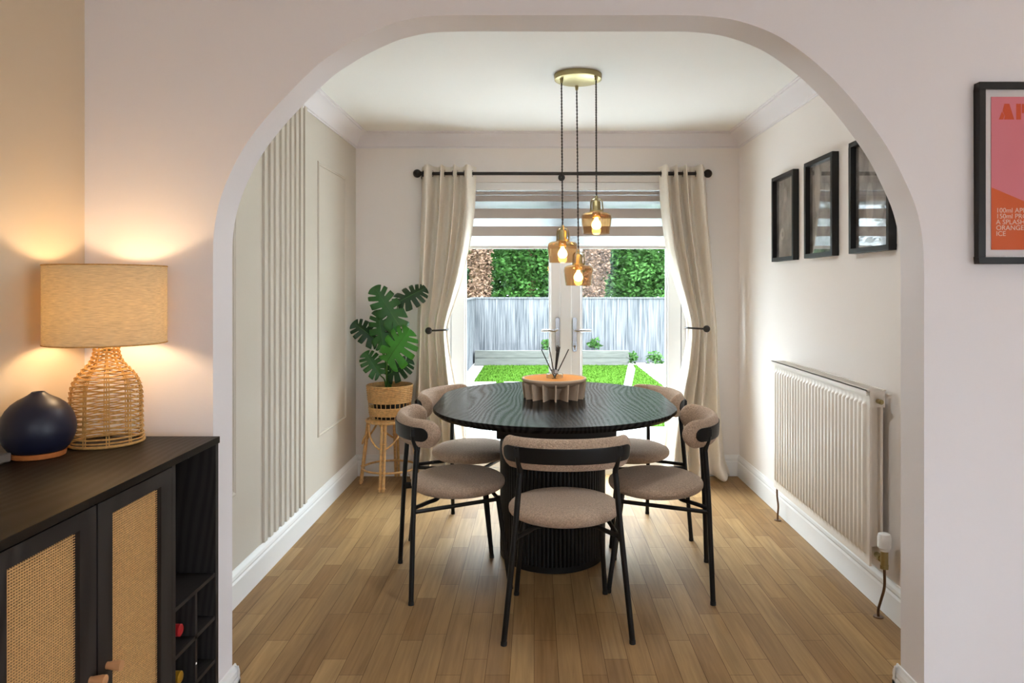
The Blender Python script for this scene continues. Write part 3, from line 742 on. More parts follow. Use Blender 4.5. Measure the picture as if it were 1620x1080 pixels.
# ------------------------------------------------------------------ dining chairs
def make_chair(label):
    t = thing('dining_chair', label, 'chair', group='boucle dining chairs around the black table')
    n, m = 48, 22
    prof = []
    for i in range(m+1):
        q = -math.pi/2 + math.pi*i/m
        cz = math.sin(q); cr = math.cos(q)
        prof.append((.223*(abs(cr)**.55) if cr > 1e-6 else 0, .437 + .041*(1 if cz > 0 else -1)*abs(cz)**.85 - .004*(1-abs(cr)**2)*0))
    MB().lathe(prof, n, (0, .003, 0), 1.0, .95).build('seat', M['boucle'], t, smooth=False)
    for f in t.children[0].data.polygons: f.use_smooth = True
    # wrapped back cushion
    def cur(q): return Vector((.226*math.sin(q), -.125-.128*math.cos(q), 0)), Vector((math.sin(q)/.226, -math.cos(q)/.128, 0)).normalized()
    qs = []; L = 0; pts = []
    NS = 60
    for i in range(NS+1):
        q = R(-97) + R(194)*i/NS; pts.append(q)
    arc = [0]
    for i in range(NS): arc.append(arc[-1] + (cur(pts[i+1])[0]-cur(pts[i])[0]).length)
    Lt = arc[-1]
    def sweep(off, th, hh, rc, zc, trim, e=2.2, ns=20, lean=.06):
        b = MB(); vs = []; rows = 0
        A0, A1 = trim, Lt-trim
        st = [A0 + (A1-A0)*.5*(1-math.cos(math.pi*k/70)) for k in range(71)]
        for s in st:
            i = max(0, min(NS-1, next((k for k in range(NS) if arc[k+1] >= s), NS-1)))
            f = (s-arc[i])/(arc[i+1]-arc[i]); q = pts[i]+(pts[i+1]-pts[i])*f
            p, nn = cur(q)
            d = min(s-A0, A1-s); k = 1.0 if d >= rc else math.sqrt(max(0, 1-((rc-d)/rc)**2))
            k = max(k, .02)
            h = (hh-rc) + rc*k if hh > rc else hh*k
            tt = th*(.35+.65*min(1, math.sqrt(max(0, 1-(max(0, 1-d/(th*1.6)))**2)))) if d < th*1.6 else th
            tt = max(tt*min(1, k*3), th*.05)
            for j in range(ns):
                w = 2*math.pi*j/ns; cw, sw = math.cos(w), math.sin(w)
                ca = (1 if cw > 0 else -1)*abs(cw)**(2/e); sa = (1 if sw > 0 else -1)*abs(sw)**(2/e)
                z = zc+sa*h
                P = p + nn*(off+ca*tt) + nn*(z-.69)*lean
                vs.append((P.x, P.y, z))
            rows += 1
        fs = []
        for i in range(rows-1):
            for j in range(ns): l = (j+1) % ns; fs.append((i*ns+j, i*ns+l, (i+1)*ns+l, (i+1)*ns+j))
        fs.append(tuple(range(ns))); fs.append(tuple(range((rows-1)*ns, rows*ns)))
        return b.add(vs, fs)
    o = sweep(-.004, .026, .0605, .066, .700, 0.0, e=2.0).build('backrest', M['boucle'], t)
    for f in o.data.polygons: f.use_smooth = True
    sweep(.0205, .0035, .0295, .029, .699, .048, e=6).build('back_plate', M['black_metal'], t, smooth=True)
    for s in (-1, 1):
        b = MB().tube(smoothpts([(s*.190, -.2225, .728), (s*.185, -.220, .68), (s*.178, -.207, .632), (s*.181, -.208, .60), (s*.197, -.220, .41), (s*.2375, -.235, .012)], 5), .0108, 12)
        b.box((s*.190-.012, -.232, .690), (s*.190+.012, -.205, .722))
        leg = b.build('leg', M['black_metal'], t, smooth=True)
        MB().tube([(s*.2372, -.2349, .014), (s*.2379, -.2351, 0)], .0118, 12).build('foot_cap', M['foot'], leg, smooth=True)
    for s in (-1, 1):
        b = MB().tube([(s*.160, .150, .402), (s*.190, .200, .012)], .0105, 12)
        leg = b.build('leg', M['black_metal'], t, smooth=True)
        MB().tube([(s*.1898, .1997, .014), (s*.1905, .2010, 0)], .0115, 12).build('foot_cap', M['foot'], leg, smooth=True)
        MB().tube([(s*.1995, -.2205, .372), (s*.162, .152, .388)], .009, 10).build('side_rail', M['black_metal'], t, smooth=True)
    MB().tube(smoothpts([(-.198, -.219, .388), (-.15, -.16, .392), (-.09, -.10, .395), (.09, -.10, .395), (.15, -.16, .392), (.198, -.219, .388)], 5), .009, 10).build('rear_rail', M['black_metal'], t, smooth=True)
    MB().tube([(-.160, .148, .393), (.160, .148, .393)], .009, 10).build('front_rail', M['black_metal'], t, smooth=True)
    return t
def dup(src, label):
    r = src.copy(); COL.objects.link(r); r['label'] = label
    for ch in list(src.children):
        c_ = ch.copy(); COL.objects.link(c_); c_.parent = r
        for gch in list(ch.children):
            d = gch.copy(); COL.objects.link(d); d.parent = c_
    return r
CH = [((.120, 2.916), R(1.5), 'beige boucle dining chair seen from behind at the near end of the table'),
      ((-.348, 3.305), R(-90+15.7), 'beige boucle dining chair on the left, in front of the far left chair'),
      ((.552, 3.289), R(90-10), 'beige boucle dining chair on the right, in front of the far right chair'),
      ((-.337, 3.915), R(-90-21), 'beige boucle dining chair at the far left, beside the plant stand'),
      ((.515, 3.921), R(90+19.5), 'beige boucle dining chair at the far right, before the right curtain')]
c0 = make_chair(CH[0][2])
for i, (p, rz, lab) in enumerate(CH):
    c_ = c0 if i == 0 else dup(c0, lab)
    c_.location = (p[0], p[1], 0); c_.rotation_euler = (0, 0, rz)

# ------------------------------------------------------------------ finned bowl and reed diffuser on the table
BY = 3.729; BX = X(876.6, BY)
bo = thing('fruit_bowl', 'beige ceramic bowl on radial fins at the centre of the black table', 'bowl', (BX, BY, TZ))
br_ = .166; bh = .104
bp_ = [(0, .058), (.06, .058), (.11, .064), (.150, .078), (br_, .094), (br_, bh-.002), (br_-.002, bh), (br_-.010, bh), (br_-.013, bh-.003), (.145, .092), (.10, .078), (.05, .071), (0, .070)]
MB().lathe(bp_, 64).build('dish', M['bowl'], bo, smooth=True)
MB().lathe([(br_-.0128, bh-.0025), (.1455, .0928), (.10, .0788), (.05, .0718), (0, .0708)], 64).build('dish_pendant_glow', mat('beige with pendant glow', srgb(224, 156, 88), .85, spec=.03), bo, smooth=True, label='inside of the bowl with warm pendant light put into its colour')  # inside of the beige dish, tinted warm for the pendants' light falling in
MB().lathe([(0, 0), (.070, 0), (.074, .03), (.10, .060), (0, .0601)], 48).build('core', M['bowl'], bo, smooth=True)
for i in range(16):
    q = R(-90+1.5) + 2*math.pi*i/16
    f = MB(); th = .0035
    f.add([(r*math.cos(q)-s*th*math.sin(q), r*math.sin(q)+s*th*math.cos(q), z) for s in (-1, 1) for r, z in ((.05, 0), (br_-.010, 0), (br_-.001, bh-.02), (.05, .055), )], [(0,1,2,3), (7,6,5,4), (0,4,5,1), (1,5,6,2), (2,6,7,3), (3,7,4,0)])
    f.build('fin', M['bowl'], bo)
rd = thing('reed_diffuser', 'squat glass reed diffuser with dark reeds standing in the bowl', 'diffuser', (X(877.5, BY), BY, TZ+.0712))
MB().lathe([(.0, 0), (.040, 0), (.043, .003), (.043, .050), (.040, .054), (.016, .056), (.014, .060), (.0135, .060), (.015, .054), (.038, .052), (.041, .049), (.041, .004), (0, .004)], 32).build('glass_bottle', M['clear'], rd, smooth=True)
MB().lathe([(0, .005), (.0395, .005), (.0395, .020), (0, .020)], 32).build('scented_oil', M['oil'], rd, smooth=True)
MB().lathe([(.0105, .052), (.017, .056), (.017, .074), (.0105, .074)], 24, closed=True).build('collar', M['chrome'], rd, smooth=True)
lb = MB()
lb.grid(lambda u, v: (.0435*math.sin(R(-22+44*u)), -.0435*math.cos(R(-22+44*u)), .010+.034*v), 10, 3)
lb.build('bottle_label', M['clear'], rd)
lt = MB()
for a, b_, z0_, z1_ in ((-19, -15, .012, .034), (-12, -8, .020, .036), (-4, 0, .016, .036), (3, 7, .018, .036), (11, 15, .014, .032), (-20, 20, .006, .013)):
    lt.grid(lambda u, v: (.044*math.sin(R(a+(b_-a)*u)), -.044*math.cos(R(a+(b_-a)*u)), z0_+(z1_-z0_)*v), 5, 2)
lt.build('label_print', M['label'], rd)
tips = [(856.5, 552, -.02), (869, 549, .01), (881, 548.5, -.01), (884, 548, .015), (883, 550, .0), (899.5, 552, -.01), (886, 549, .02)]
for px, py, dy in tips:
    tx, tz = X(px, BY)-rd.location.x, Z(py, BY)-rd.location.z
    s = .008 if tx > 0 else -.008
    k = Vector((tx, dy, tz)); base = Vector((-tx*.10, -dy*.4, .014)); neck = Vector((min(.011, max(-.011, tx*.25)), dy*.3, .074))
    MB().tube([base, k], .0026, 6).build('reed', M['reed'], rd)

# ------------------------------------------------------------------ pendant light
PZ = 2.356; PY0 = 3.664; PX0 = X(914.3, PY0)
pl = thing('pendant_light', 'brass ceiling rose with three amber glass pendants above the table', 'pendant light', (PX0, PY0, CEIL))
cz = PZ-CEIL
MB().lathe([(0, cz), (.110, cz), (.1185, cz+.004), (.1195, cz+.010), (.1195, 0), (0, 0)], 48).build('canopy', M['brass'], pl, smooth=True)
k_ = F*(HC-PZ)*-1
PD = [(888.3, 124.4, 890, 382), (912.4, 136, 915, 419.5), (943.0, 120, 943.5, 336)]
for px, py, gx, gy in PD:
    Yp = F*(PZ-HC)/(CY-py)
    ax, ay = X(px, Yp)-PX0, Yp-PY0
    bx = X(gx, Yp)-PX0; gz = Z(gy, Yp)-CEIL
    b = MB().tube([(ax, ay, cz-.022), (ax, ay, cz)], .0065, 12, r1=.009); b.build('cord_grip', M['brass'], pl, smooth=True)
    n = 240; z1 = cz-.018; z0 = gz+.080
    cd = MB()
    for phs in (0, math.pi):
        cd.tube([(ax+(bx-ax)*i/n+.0023*math.cos(i*.6+phs), ay+.0023*math.sin(i*.6+phs), z1+(z0-z1)*i/n) for i in range(n+1)], .0022, 5)
    cd.build('cord', M['cord'], pl, smooth=True)
    prof = [(.024, .006), (.030, .004), (.045, .001), (.063, -.003), (.072, -.010), (.0752, -.020), (.0748, -.032), (.0715, -.062), (.067, -.094), (.0655, -.105), (.0640, -.105), (.0655, -.094), (.070, -.062), (.0733, -.032), (.0737, -.021), (.0705, -.0115), (.062, -.005), (.045, -.001), (.030, .002), (.024, .004)]
    gs = MB().lathe(prof, 40, (bx, ay, gz), closed=True).build('glass_shade', M['amber'], pl, smooth=True)
    cp = MB().lathe([(0, .082), (.006, .082), (.008, .066), (.008, .058), (.018, .056), (.021, .050), (.021, .012), (.030, .010), (.031, .004), (.020, .002), (.018, -.024), (0, -.024)], 24, (bx, ay, gz))
    cp.build('lamp_holder', M['brass'], gs, smooth=True)
    br2 = MB()
    for a in (0, 120, 240):
        c1, s1 = math.cos(R(a+20)), math.sin(R(a+20)); w = .006
        pts_ = [(.007, .070), (.022, .066), (.031, .056), (.034, .030), (.034, .004)]
        for i in range(len(pts_)-1):
            (r0, h0), (r1_, h1) = pts_[i], pts_[i+1]
            q0 = [(bx+r0*c1-s*w*s1, ay+r0*s1+s*w*c1, gz+h0) for s in (-1, 1)]; q1 = [(bx+r1_*c1-s*w*s1, ay+r1_*s1+s*w*c1, gz+h1) for s in (-1, 1)]
            br2.add([q0[0], q0[1], q1[1], q1[0]], [(0, 1, 2, 3)])
    br2.build('holder_bracket', M['brass'], gs, solid=.0015)
    bu = MB().lathe([(0, -.084), (.012, -.082), (.021, -.073), (.0235, -.062), (.019, -.048), (.010, -.035), (.007, -.026), (0, -.0255)], 20, (bx, ay, gz))
    bu.build('bulb', M['bulb'], gs, smooth=True)

cl = thing('added_ceiling_fill', 'added round fill lamp on the ceiling behind the arch, out of the picture', 'ceiling light', (.15, 2.62, CEIL))
MB().lathe([(0, -.05), (.17, -.05), (.19, -.04), (.20, 0), (0, 0)], 40).build('diffuser', M['gloss_white'], cl, smooth=True)  # casing of the added dining room fill lamp

# ------------------------------------------------------------------ sideboard
CT = .903; CXF = X(348, 2.025); CE = 2.025; CD = .395; CB = CXF-CD
def cy_(px): return -CXF*F/(CX-px)
CY0 = .93
cab = thing('sideboard', 'black wooden sideboard with cane doors and a wine rack', 'cabinet', (CB, CE, 0))
def B(x0, x1, y0, y1, z0, z1): return MB().box((x0-CB, y0-CE, z0), (x1-CB, y1-CE, z1))
tt_ = .018; fx = CXF-.004
B(CB, CXF, CY0, CE, CT-tt_, CT).build('top_panel', M['cabinet_wood'], cab, bevel=.001)
ydiv, ydiv0 = cy_(279), cy_(158)
zbm = .10
for a, b_ in ((CE-.018, CE), (CY0, CY0+.018)):
    B(CB, fx, a, b_, .0, CT-tt_).build('side_panel', M['cabinet_side'], cab, bevel=.001)
d1a, d1b, d2a, d2b = 1.155, cy_(155.5), cy_(158.5), cy_(274.5)
for a in (d2b+.001, d1a-.019):
    B(CB+.01, fx, a, a+.018, zbm, CT-tt_).build('divider', M['cabinet_side'], cab, bevel=.001)
B(CB, CB+.010, CY0+.018, CE-.018, zbm, CT-tt_).build('back_panel', M['cabinet_side'], cab)
B(CB+.01, fx, CY0+.018, CE-.018, zbm, zbm+.018).build('bottom_panel', M['cabinet_side'], cab)
# open compartments with bottle rack
y0c, y1c = d2b+.019, CE-.018
zr = [.530, .411, .292, .173]
for k, z in enumerate(zr):
    B(CB+.01, fx-.002, y0c, y1c, z-.010, z).build('shelf' if k == 0 else 'rack_shelf', M['cabinet_side'], cab)
ym = cy_(314)
B(CB+.01, fx-.002, ym-.006, ym+.006, zbm+.018, zr[0]-.010).build('rack_divider', M['cabinet_side'], cab)
B(CB+.01, fx-.002, CY0+.018, d1a-.019, .53, .54).build('shelf', M['cabinet_side'], cab)
MB().sphere((fx-CB-.004, ym-CE, Z(1049, ym)), .004, 8).build('peg', M['gloss_white'], cab)
MB().tube([(fx-.03-CB, cy_(316)-CE, CT-tt_-.014), (fx-.03-CB, cy_(316)-CE, CT-tt_)], .006, 10).build('shelf_screw', M['chrome'], cab)
def door(ya, yb_, cya, cyb, kside):
    z0, z1 = zbm+.004, CT-tt_-.004; th = .018; cz1, cz0 = .848, .155
    d = MB(); xa, xb = fx-th, fx
    d.box((xa-CB, ya-CE, z0), (xb-CB, cya-CE, z1)); d.box((xa-CB, cyb-CE, z0), (xb-CB, yb_-CE, z1))
    d.box((xa-CB, cya-CE, cz1), (xb-CB, cyb-CE, z1)); d.box((xa-CB, cya-CE, z0), (xb-CB, cyb-CE, cz0))
    o = d.build('door', M['cabinet_side'], cab)
    MB().box((xa-CB+.001, cya-CE, cz0), (xa-CB+.004, cyb-CE, cz1)).build('cane_backing', M['cane_back'], o)
    c = MB(); p = .0064; x0 = xa-CB+.006
    n = int((cyb-cya)/p)
    for i in range(n):
        y = cya-CE+p*(i+.5); c.box((x0, y-.0011, cz0), (x0+.0014, y+.0011, cz1))
    m_ = int((cz1-cz0)/.0052)
    for j in range(m_):
        z = cz0+.0052*(j+.5); c.box((x0+.0012, cya-CE, z-.0012), (x0+.0024, cyb-CE, z+.0012))
    c.build('cane_panel', M['cane'], o)
    yk = kside; zk = .540
    k = MB().tube([(fx-CB, yk-CE, zk), (fx-CB+.004, yk-CE, zk), (fx-CB+.022, yk-CE, zk), (fx-CB+.030, yk-CE, zk)], [.0075, .0075, .0105, .0105], 20)
    k.build('knob', M['knob'], o, smooth=True)
door(d2a, d2b, cy_(181), cy_(257.8), 1.497)
door(d1a, d1b, cy_(14.5), cy_(130), 1.440)
def bottle(y, z, cap, label):
    t = thing('wine_bottle', label, 'bottle', (CXF-.019, y, z), 0, 'wine bottles in the sideboard rack')
    pr_ = [(0, 0), (.0145, 0), (.0150, .002), (.0150, .010), (.0140, .012), (.0135, .075), (.018, .10), (.034, .13), (.038, .15), (.038, .29), (.034, .296), (0, .296)]
    m1 = MB(); vs = []
    m1.lathe(pr_[4:], 24); m1.v = [(-z_, y_, x_) for x_, y_, z_ in m1.v]
    m1.build('glass_body', M['bottle'], t, smooth=True)
    m2 = MB(); m2.lathe([(0, 0), (.0125, 0), (.0150, .002), (.0150, .055), (.0140, .056), (.0139, .011)], 24); m2.v = [(-z_, y_, x_) for x_, y_, z_ in m2.v]
    m2.build('foil_cap', cap, t, smooth=True)
bottle(1.842, .411+.0385, M['redcap'], 'wine bottle with red cap lying in the top row of the rack')
bottle(1.842, .292+.0385, M['goldcap'], 'wine bottle with gold cap lying below the red capped one')

# ------------------------------------------------------------------ table lamp
LX, LY = -1.143, 1.943
lp = thing('table_lamp', 'lit table lamp with linen drum shade and woven rope base', 'lamp', (LX, LY, CT))
def lz(py): return Z(py, LY)-CT
sr = .1455
sz1 = HC+.0550-CT; sz0 = HC-.1510-CT
MB().lathe([(sr, sz0), (sr, sz1), (sr-.002, sz1), (sr-.002, sz0)], 72, closed=True).build('lamp_shade', M['shade'], lp, smooth=True)
tr = MB(); 
for z in (sz0, sz1): tr.tube([(sr*math.cos(q), sr*math.sin(q), z) for q in [2*math.pi*i/72 for i in range(72)]], .0018, 6, closed=True)
tr.build('shade_rim', M['rope'], lp.children[0])
sp = MB()
for a in (0, 120, 240): sp.tube([(.012*math.cos(R(a)), .012*math.sin(R(a)), sz1-.03), (sr*math.cos(R(a)), sr*math.sin(R(a)), sz1-.004)], .0015, 6)
sp.tube([(0, 0, .24), (0, 0, sz0+.035)], .010, 10); sp.tube([(0,0,sz0+.03),(0,0,sz0+.045)], .016, 12)
sp.build('shade_carrier', M['brass'], lp)
MB().lathe([(0, sz0+.045), (.012, sz0+.046), (.016, sz0+.060), (.028, sz0+.085), (.030, sz0+.100), (.022, sz0+.120), (0, sz0+.128)], 20).build('bulb', M['lampbulb'], lp, smooth=True)
# woven base
BP = [(lz(706)+.0, .0885), (.012, .0890), (.030, .0880), (.06, .0868), (.10, .0862), (.135, .0852), (.160, .0800), (.180, .0700), (.197, .0560), (.212, .0430), (.228, .0350), (.245, .0310), (.262, .0300)]
BP = [(0.003, .0885)] + BP[1:]
def rad_(z): return interp(BP, z)[0]
ns_ = 10
fs_ = MB()
for k in range(ns_):
    q = 2*math.pi*k/ns_ + .25
    for dq in (-.035, .035):
        fs_.tube([((rad_(z)-.001)*math.cos(q+dq), (rad_(z)-.001)*math.sin(q+dq), z) for z in [.003+.259*i/40 for i in range(41)]], .0017, 6)
fs_.build('basket_spokes', M['rope'], lp, smooth=True)
wv = MB(); zz = .004; k = 0; zl_ = []
for z in (.003, .013, .023): zl_.append((z, .0023))
z = .035
while z < .262:
    zl_.append((z, .0016)); z += .0066 if z < .17 else .0052
for z, r_ in zl_:
    k += 1
    tl_ = .0022 if z > .03 else 0
    wv.tube([((rad_(z)+.0010*math.cos(ns_*q/1+math.pi*k))*math.cos(q), (rad_(z)+.001*math.cos(ns_*q+math.pi*k))*math.sin(q), z+tl_*math.sin(ns_/2*q+(math.pi if k % 2 else 0))) for q in [2*math.pi*i/60 for i in range(60)]], r_, 5, closed=True)
wv.build('basket_weave', M['rope'], lp, smooth=True)
MB().tube([(.0895*math.cos(q), .0895*math.sin(q), .004) for q in [2*math.pi*i/60 for i in range(60)]], .004, 8, closed=True).build('base_ring', M['rope'], lp, smooth=True)

# ------------------------------------------------------------------ aroma diffuser
DX, DY = -1.219, 1.787
ad_ = thing('aroma_diffuser', 'matt navy onion shaped aroma diffuser on a wooden base', 'aroma diffuser', (DX, DY, CT))
MB().lathe([(0, 0), (.054, 0), (.058, .002), (.0605, .014), (0, .0145)], 48).build('wooden_base', M['orange_wood'], ad_, smooth=True)
MB().lathe([(0, .015), (.058, .0152), (.064, .021), (.073, .035), (.0795, .053), (.0812, .069), (.0798, .085), (.0755, .101), (.068, .116), (.057, .129), (.044, .139), (.030, .1465), (.022, .1515), (.0155, .1565), (.0140, .1585), (.0125, .1575), (.011, .153), (0, .150)], 56).build('dome', M['navy'], ad_, smooth=True)
tag(MB().cbox((-1.268, 1.700, CT+.012), (.05, .06, .022)).build('grey_box', M['grey_plastic'], None, bevel=.004), 'small grey plastic block at the left edge beside the diffuser', 'box')  # small grey box, such as an adapter

# ------------------------------------------------------------------ rattan plant stand, basket and monstera
SX, SY = -.965, 4.862
st = thing('plant_stand', 'pale rattan cane stool carrying the plant basket', 'plant stand', (SX, SY, 0))
topz = .438
s1 = MB().lathe([(0, topz-.012), (.135, topz-.012), (.142, topz-.006), (.135, topz), (0, topz)], 40); s1.build('seat_disc', M['wicker'], st, smooth=True)
MB().tube([(.150*math.cos(q), .150*math.sin(q), topz-.008) for q in [2*math.pi*i/48 for i in range(48)]], .010, 10, closed=True).build('seat_ring', M['wicker'], st, smooth=True)
MB().tube([(.178*math.cos(q), .178*math.sin(q), .115) for q in [2*math.pi*i/48 for i in range(48)]], .007, 8, closed=True).build('stretcher_ring', M['wicker'], st, smooth=True)
for a in (-94, -4, 86, 176):
    c1, s1_ = math.cos(R(a)), math.sin(R(a))
    b = MB()
    for off in (-.011, .011):
        b.tube([(.145*c1-off*s1_, .145*s1_+off*c1, topz-.01), (.197*c1-off*s1_, .197*s1_+off*c1, 0)], .0095, 10)
    for z in (.30, .12, .02):
        r_ = .145+.052*(topz-z)/topz
        b.tube([(r_*c1+x_*c1*.013-y_*s1_*.024, r_*s1_+x_*s1_*.013+y_*c1*.024, z) for x_, y_ in [(math.cos(q), math.sin(q)) for q in [2*math.pi*i/16 for i in range(16)]]], .003, 6, closed=True)
    b.build('leg', M['wicker'], st, smooth=True)
for a in (-94, -4, 86, 176):
    b = MB()
    for s in (-1, 1):
        P_ = []
        for i in range(13):
            u = i/12; q = R(a + s*(6+38*math.sin(u*math.pi/2))); r_ = .182 - .030*u - .0*u
            P_.append(((r_)*math.cos(q), r_*math.sin(q), .27+.145*(1-math.cos(u*math.pi/2))**.6 if u > 0 else .27))
        b.tube(P_, .006, 8)
    b.build('arch_brace', M['wicker'], st, smooth=True)

bk = thing('plant_basket', 'woven wicker basket holding the monstera on the stool', 'basket', (SX, SY, topz))
H_ = .225
def brad(z): return .128+.022*(z/H_)
nk = 28
def weave(z0, z1, name):
    b = MB(); z = z0+.004; j = 0
    while z < z1:
        pts_ = []
        for i in range(nk*4):
            q = 2*math.pi*i/(nk*4); rr = brad(z)+.0032*math.cos(nk/2*2*q/2*1.0*1 + math.pi*j) 
            pts_.append((rr*math.cos(q), rr*math.sin(q), z))
        b.tube(pts_, .0042, 6, closed=True); z += .0072; j += 1
    b.build(name, M['wicker'], bk, smooth=True)
weave(.036, .078, 'woven_band'); weave(.122, H_, 'woven_band')
b = MB()
for i in range(nk):
    q = 2*math.pi*i/nk
    b.tube([(brad(0)*math.cos(q), brad(0)*math.sin(q), .004), (brad(H_)*math.cos(q), brad(H_)*math.sin(q), H_-.004)], .0026, 6)
b.build('spokes', M['wicker'], bk)
b = MB()
for z in (.004, .033, .081, .118, H_): b.tube([(brad(z)*math.cos(q), brad(z)*math.sin(q), z) for q in [2*math.pi*i/56 for i in range(56)]], .0042, 6, closed=True)
b.build('rim', M['wicker'], bk, smooth=True)
MB().lathe([(0, .002), (.12, .002), (.12, .006), (0, .006)], 40).build('base_disc', M['wicker'], bk)

mo = thing('monstera_plant', 'green monstera plant with split leaves in the wicker basket', 'plant', (SX, SY, topz+.008))
MB().lathe([(0, 0), (.100, 0), (.118, .175), (.112, .175), (.108, .15), (0, .15)], 36).build('inner_pot', M['soil'], mo, smooth=True)
def monstera_leaf(base, tip, width, fold=.25, droop=.18, ny=-.85, mats='leaf_mid', rough=0):
    base = Vector(base); tip = Vector(tip); ax = tip-base; Lg = ax.length; ax.normalize()
    nrm = Vector((0, ny, 1-abs(ny)*.6)).normalized(); nrm = (nrm-ax*nrm.dot(ax)).normalized(); side = ax.cross(nrm)
    b = MB(); NU = 110; NW = 5
    slots = [.24, .39, .54, .68, .81]
    for s in (-1, 1):
        vs = []
        for i in range(NU+1):
            u = i/NU
            bt = .02+.93*u                                   # on the midrib
            # heart shaped margin
            ang = math.pi*(1-u)                               # 180 (base lobe) .. 0 (tip)
            mx_ = math.sin(ang)**.72*(.56 if u < .5 else .56)
            my_ = .5-.5*math.cos(math.pi*u)
            my = -.16*math.sin(math.pi*min(1, u*2.4))*(1 if u < .42 else 0) + my_*1.0
            mx = mx_*width/Lg*(1-.12*u)
            wm = 1.0
            for sl in slots:
                sl2 = sl + (.02 if s > 0 else -.015)
                d = abs(u-sl2)/.026
                if d < 1: wm = min(wm, .34 if d < .5 else .34+.62*((d-.5)/.5)**.5)
            for j in range(NW+1):
                w = j/NW*wm
                yy = bt*(1-w)+my*w - .06*w*(1-w)*0; xx = mx*w
                P = base + ax*(yy*Lg) + side*(s*xx*Lg)
                dz = -fold*abs(xx)*Lg*.5 - droop*(yy**2)*Lg*.6 - .35*(xx**2)*Lg + .012*math.sin(yy*22+s)*w*Lg
                vs.append(P + nrm*dz)
        fs = [(i*(NW+1)+j, i*(NW+1)+j+1, (i+1)*(NW+1)+j+1, (i+1)*(NW+1)+j) for i in range(NU) for j in range(NW)]
        b.add(vs, fs)
    o = b.build('leaf', M[mats], mo, solid=.0008)
    for f in o.data.polygons: f.use_smooth = True
    v = MB().tube([base+ax*(t_*Lg)+nrm*(-droop*(t_**2)*Lg*.6+.001) for t_ in [i/12 for i in range(12)]], .0022, 6, r1=.0008); v.build('midrib', M['stem'], o, smooth=True)
    return base
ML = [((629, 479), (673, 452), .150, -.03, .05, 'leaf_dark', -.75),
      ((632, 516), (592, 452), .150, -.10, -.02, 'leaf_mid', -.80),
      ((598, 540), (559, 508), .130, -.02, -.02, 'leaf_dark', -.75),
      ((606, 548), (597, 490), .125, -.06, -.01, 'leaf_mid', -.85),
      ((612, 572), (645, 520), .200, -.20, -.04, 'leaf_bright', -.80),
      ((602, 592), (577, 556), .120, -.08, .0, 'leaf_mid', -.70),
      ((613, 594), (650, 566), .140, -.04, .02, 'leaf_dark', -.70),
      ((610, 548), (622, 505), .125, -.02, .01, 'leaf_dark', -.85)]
for (bp0, tp0, wd, dy, dyt, mt, ny) in ML:
    Yb_ = SY+dy
    bb = Vector((X(bp0[0], Yb_)-SX, dy, Z(bp0[1], Yb_)-mo.location.z)); tt2 = Vector((X(tp0[0], Yb_+dyt)-SX, dy+dyt, Z(tp0[1], Yb_+dyt)-mo.location.z))
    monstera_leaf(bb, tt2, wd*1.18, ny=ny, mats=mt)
    root = Vector((random.uniform(-.02, .02), random.uniform(-.02, .02)-.01, .14))
    mid = root*.5+bb*.5+Vector((0, .02, .03)); mid.x = root.x*.65+bb.x*.35
    MB().tube(smoothpts([root, mid, bb+Vector((0, .006, -.01)), bb], 6), .0050, 8, r1=.0028).build('stem', M['stem'], mo, smooth=True)

# ------------------------------------------------------------------ garden
GZ = -.30
M['patio'] = mat('pale stone paving', srgb(226, 226, 224), .8, var=.05, vscale=3, spec=.1)
M['gravel'] = mat('pale gravel', srgb(160, 154, 150), .9, var=.4, vscale=28, bump=1, bscale=40, bdist=.03)
M['lawn'] = mat('artificial lawn', (.036, .080, .008), .8, var=.25, vscale=14, spec=.02)
M['lawn_base'] = mat('lawn base', (.03,.07,.007), .9, var=.25, vscale=10, spec=.02)
M['fence'] = mat('weathered grey fence', srgb(103, 103, 106), .85, var=.35, vscale=5, stretch=(7,7,.3), dark=srgb(58, 61, 66), spec=.1)
M['sleeper'] = mat('weathered sleeper', srgb(84, 84, 80), .85, var=.25, vscale=6, stretch=(.6,6,6))
M['bark'] = mat('brown bark', (.16, .09, .05), .9, var=.4, vscale=10)
M['brown_leaf'] = mat('dead brown ivy', (.16, .085, .05), .8, var=.7, vscale=22, dark=(.05, .03, .02, 1))
M['rattan_white'] = mat('white garden rattan', srgb(206, 208, 212), .5)
M['brick'] = mat('house brick', srgb(150, 120, 100), .9, var=.2)
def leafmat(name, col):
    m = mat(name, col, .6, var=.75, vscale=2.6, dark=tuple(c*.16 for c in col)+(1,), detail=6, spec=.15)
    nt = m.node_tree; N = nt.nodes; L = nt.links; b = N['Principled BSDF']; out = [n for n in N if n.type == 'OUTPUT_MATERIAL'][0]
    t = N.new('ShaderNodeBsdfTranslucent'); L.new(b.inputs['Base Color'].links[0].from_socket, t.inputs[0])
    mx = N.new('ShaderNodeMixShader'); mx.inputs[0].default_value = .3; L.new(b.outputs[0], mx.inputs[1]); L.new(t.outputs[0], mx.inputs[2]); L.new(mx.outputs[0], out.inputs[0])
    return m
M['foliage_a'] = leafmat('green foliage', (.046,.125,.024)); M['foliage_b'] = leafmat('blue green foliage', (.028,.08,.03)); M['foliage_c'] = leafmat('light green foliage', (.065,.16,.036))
struct(MB().box((-40, YF+.2, GZ-.4), (40, 60, GZ-.012)).build('ground', M['lawn_base']), 'garden ground', 'ground')
struct(MB().box((-40, -30, GZ-.4), (40, YF+.2, GZ-.012)).build('driveway', M['gravel']), 'driveway outside the front room', 'ground')
struct(MB().box((-6, YB+.30, GZ-.2), (8, 8.4, GZ+.0)).build('patio', M['patio']), 'pale stone patio outside the doors', 'patio')
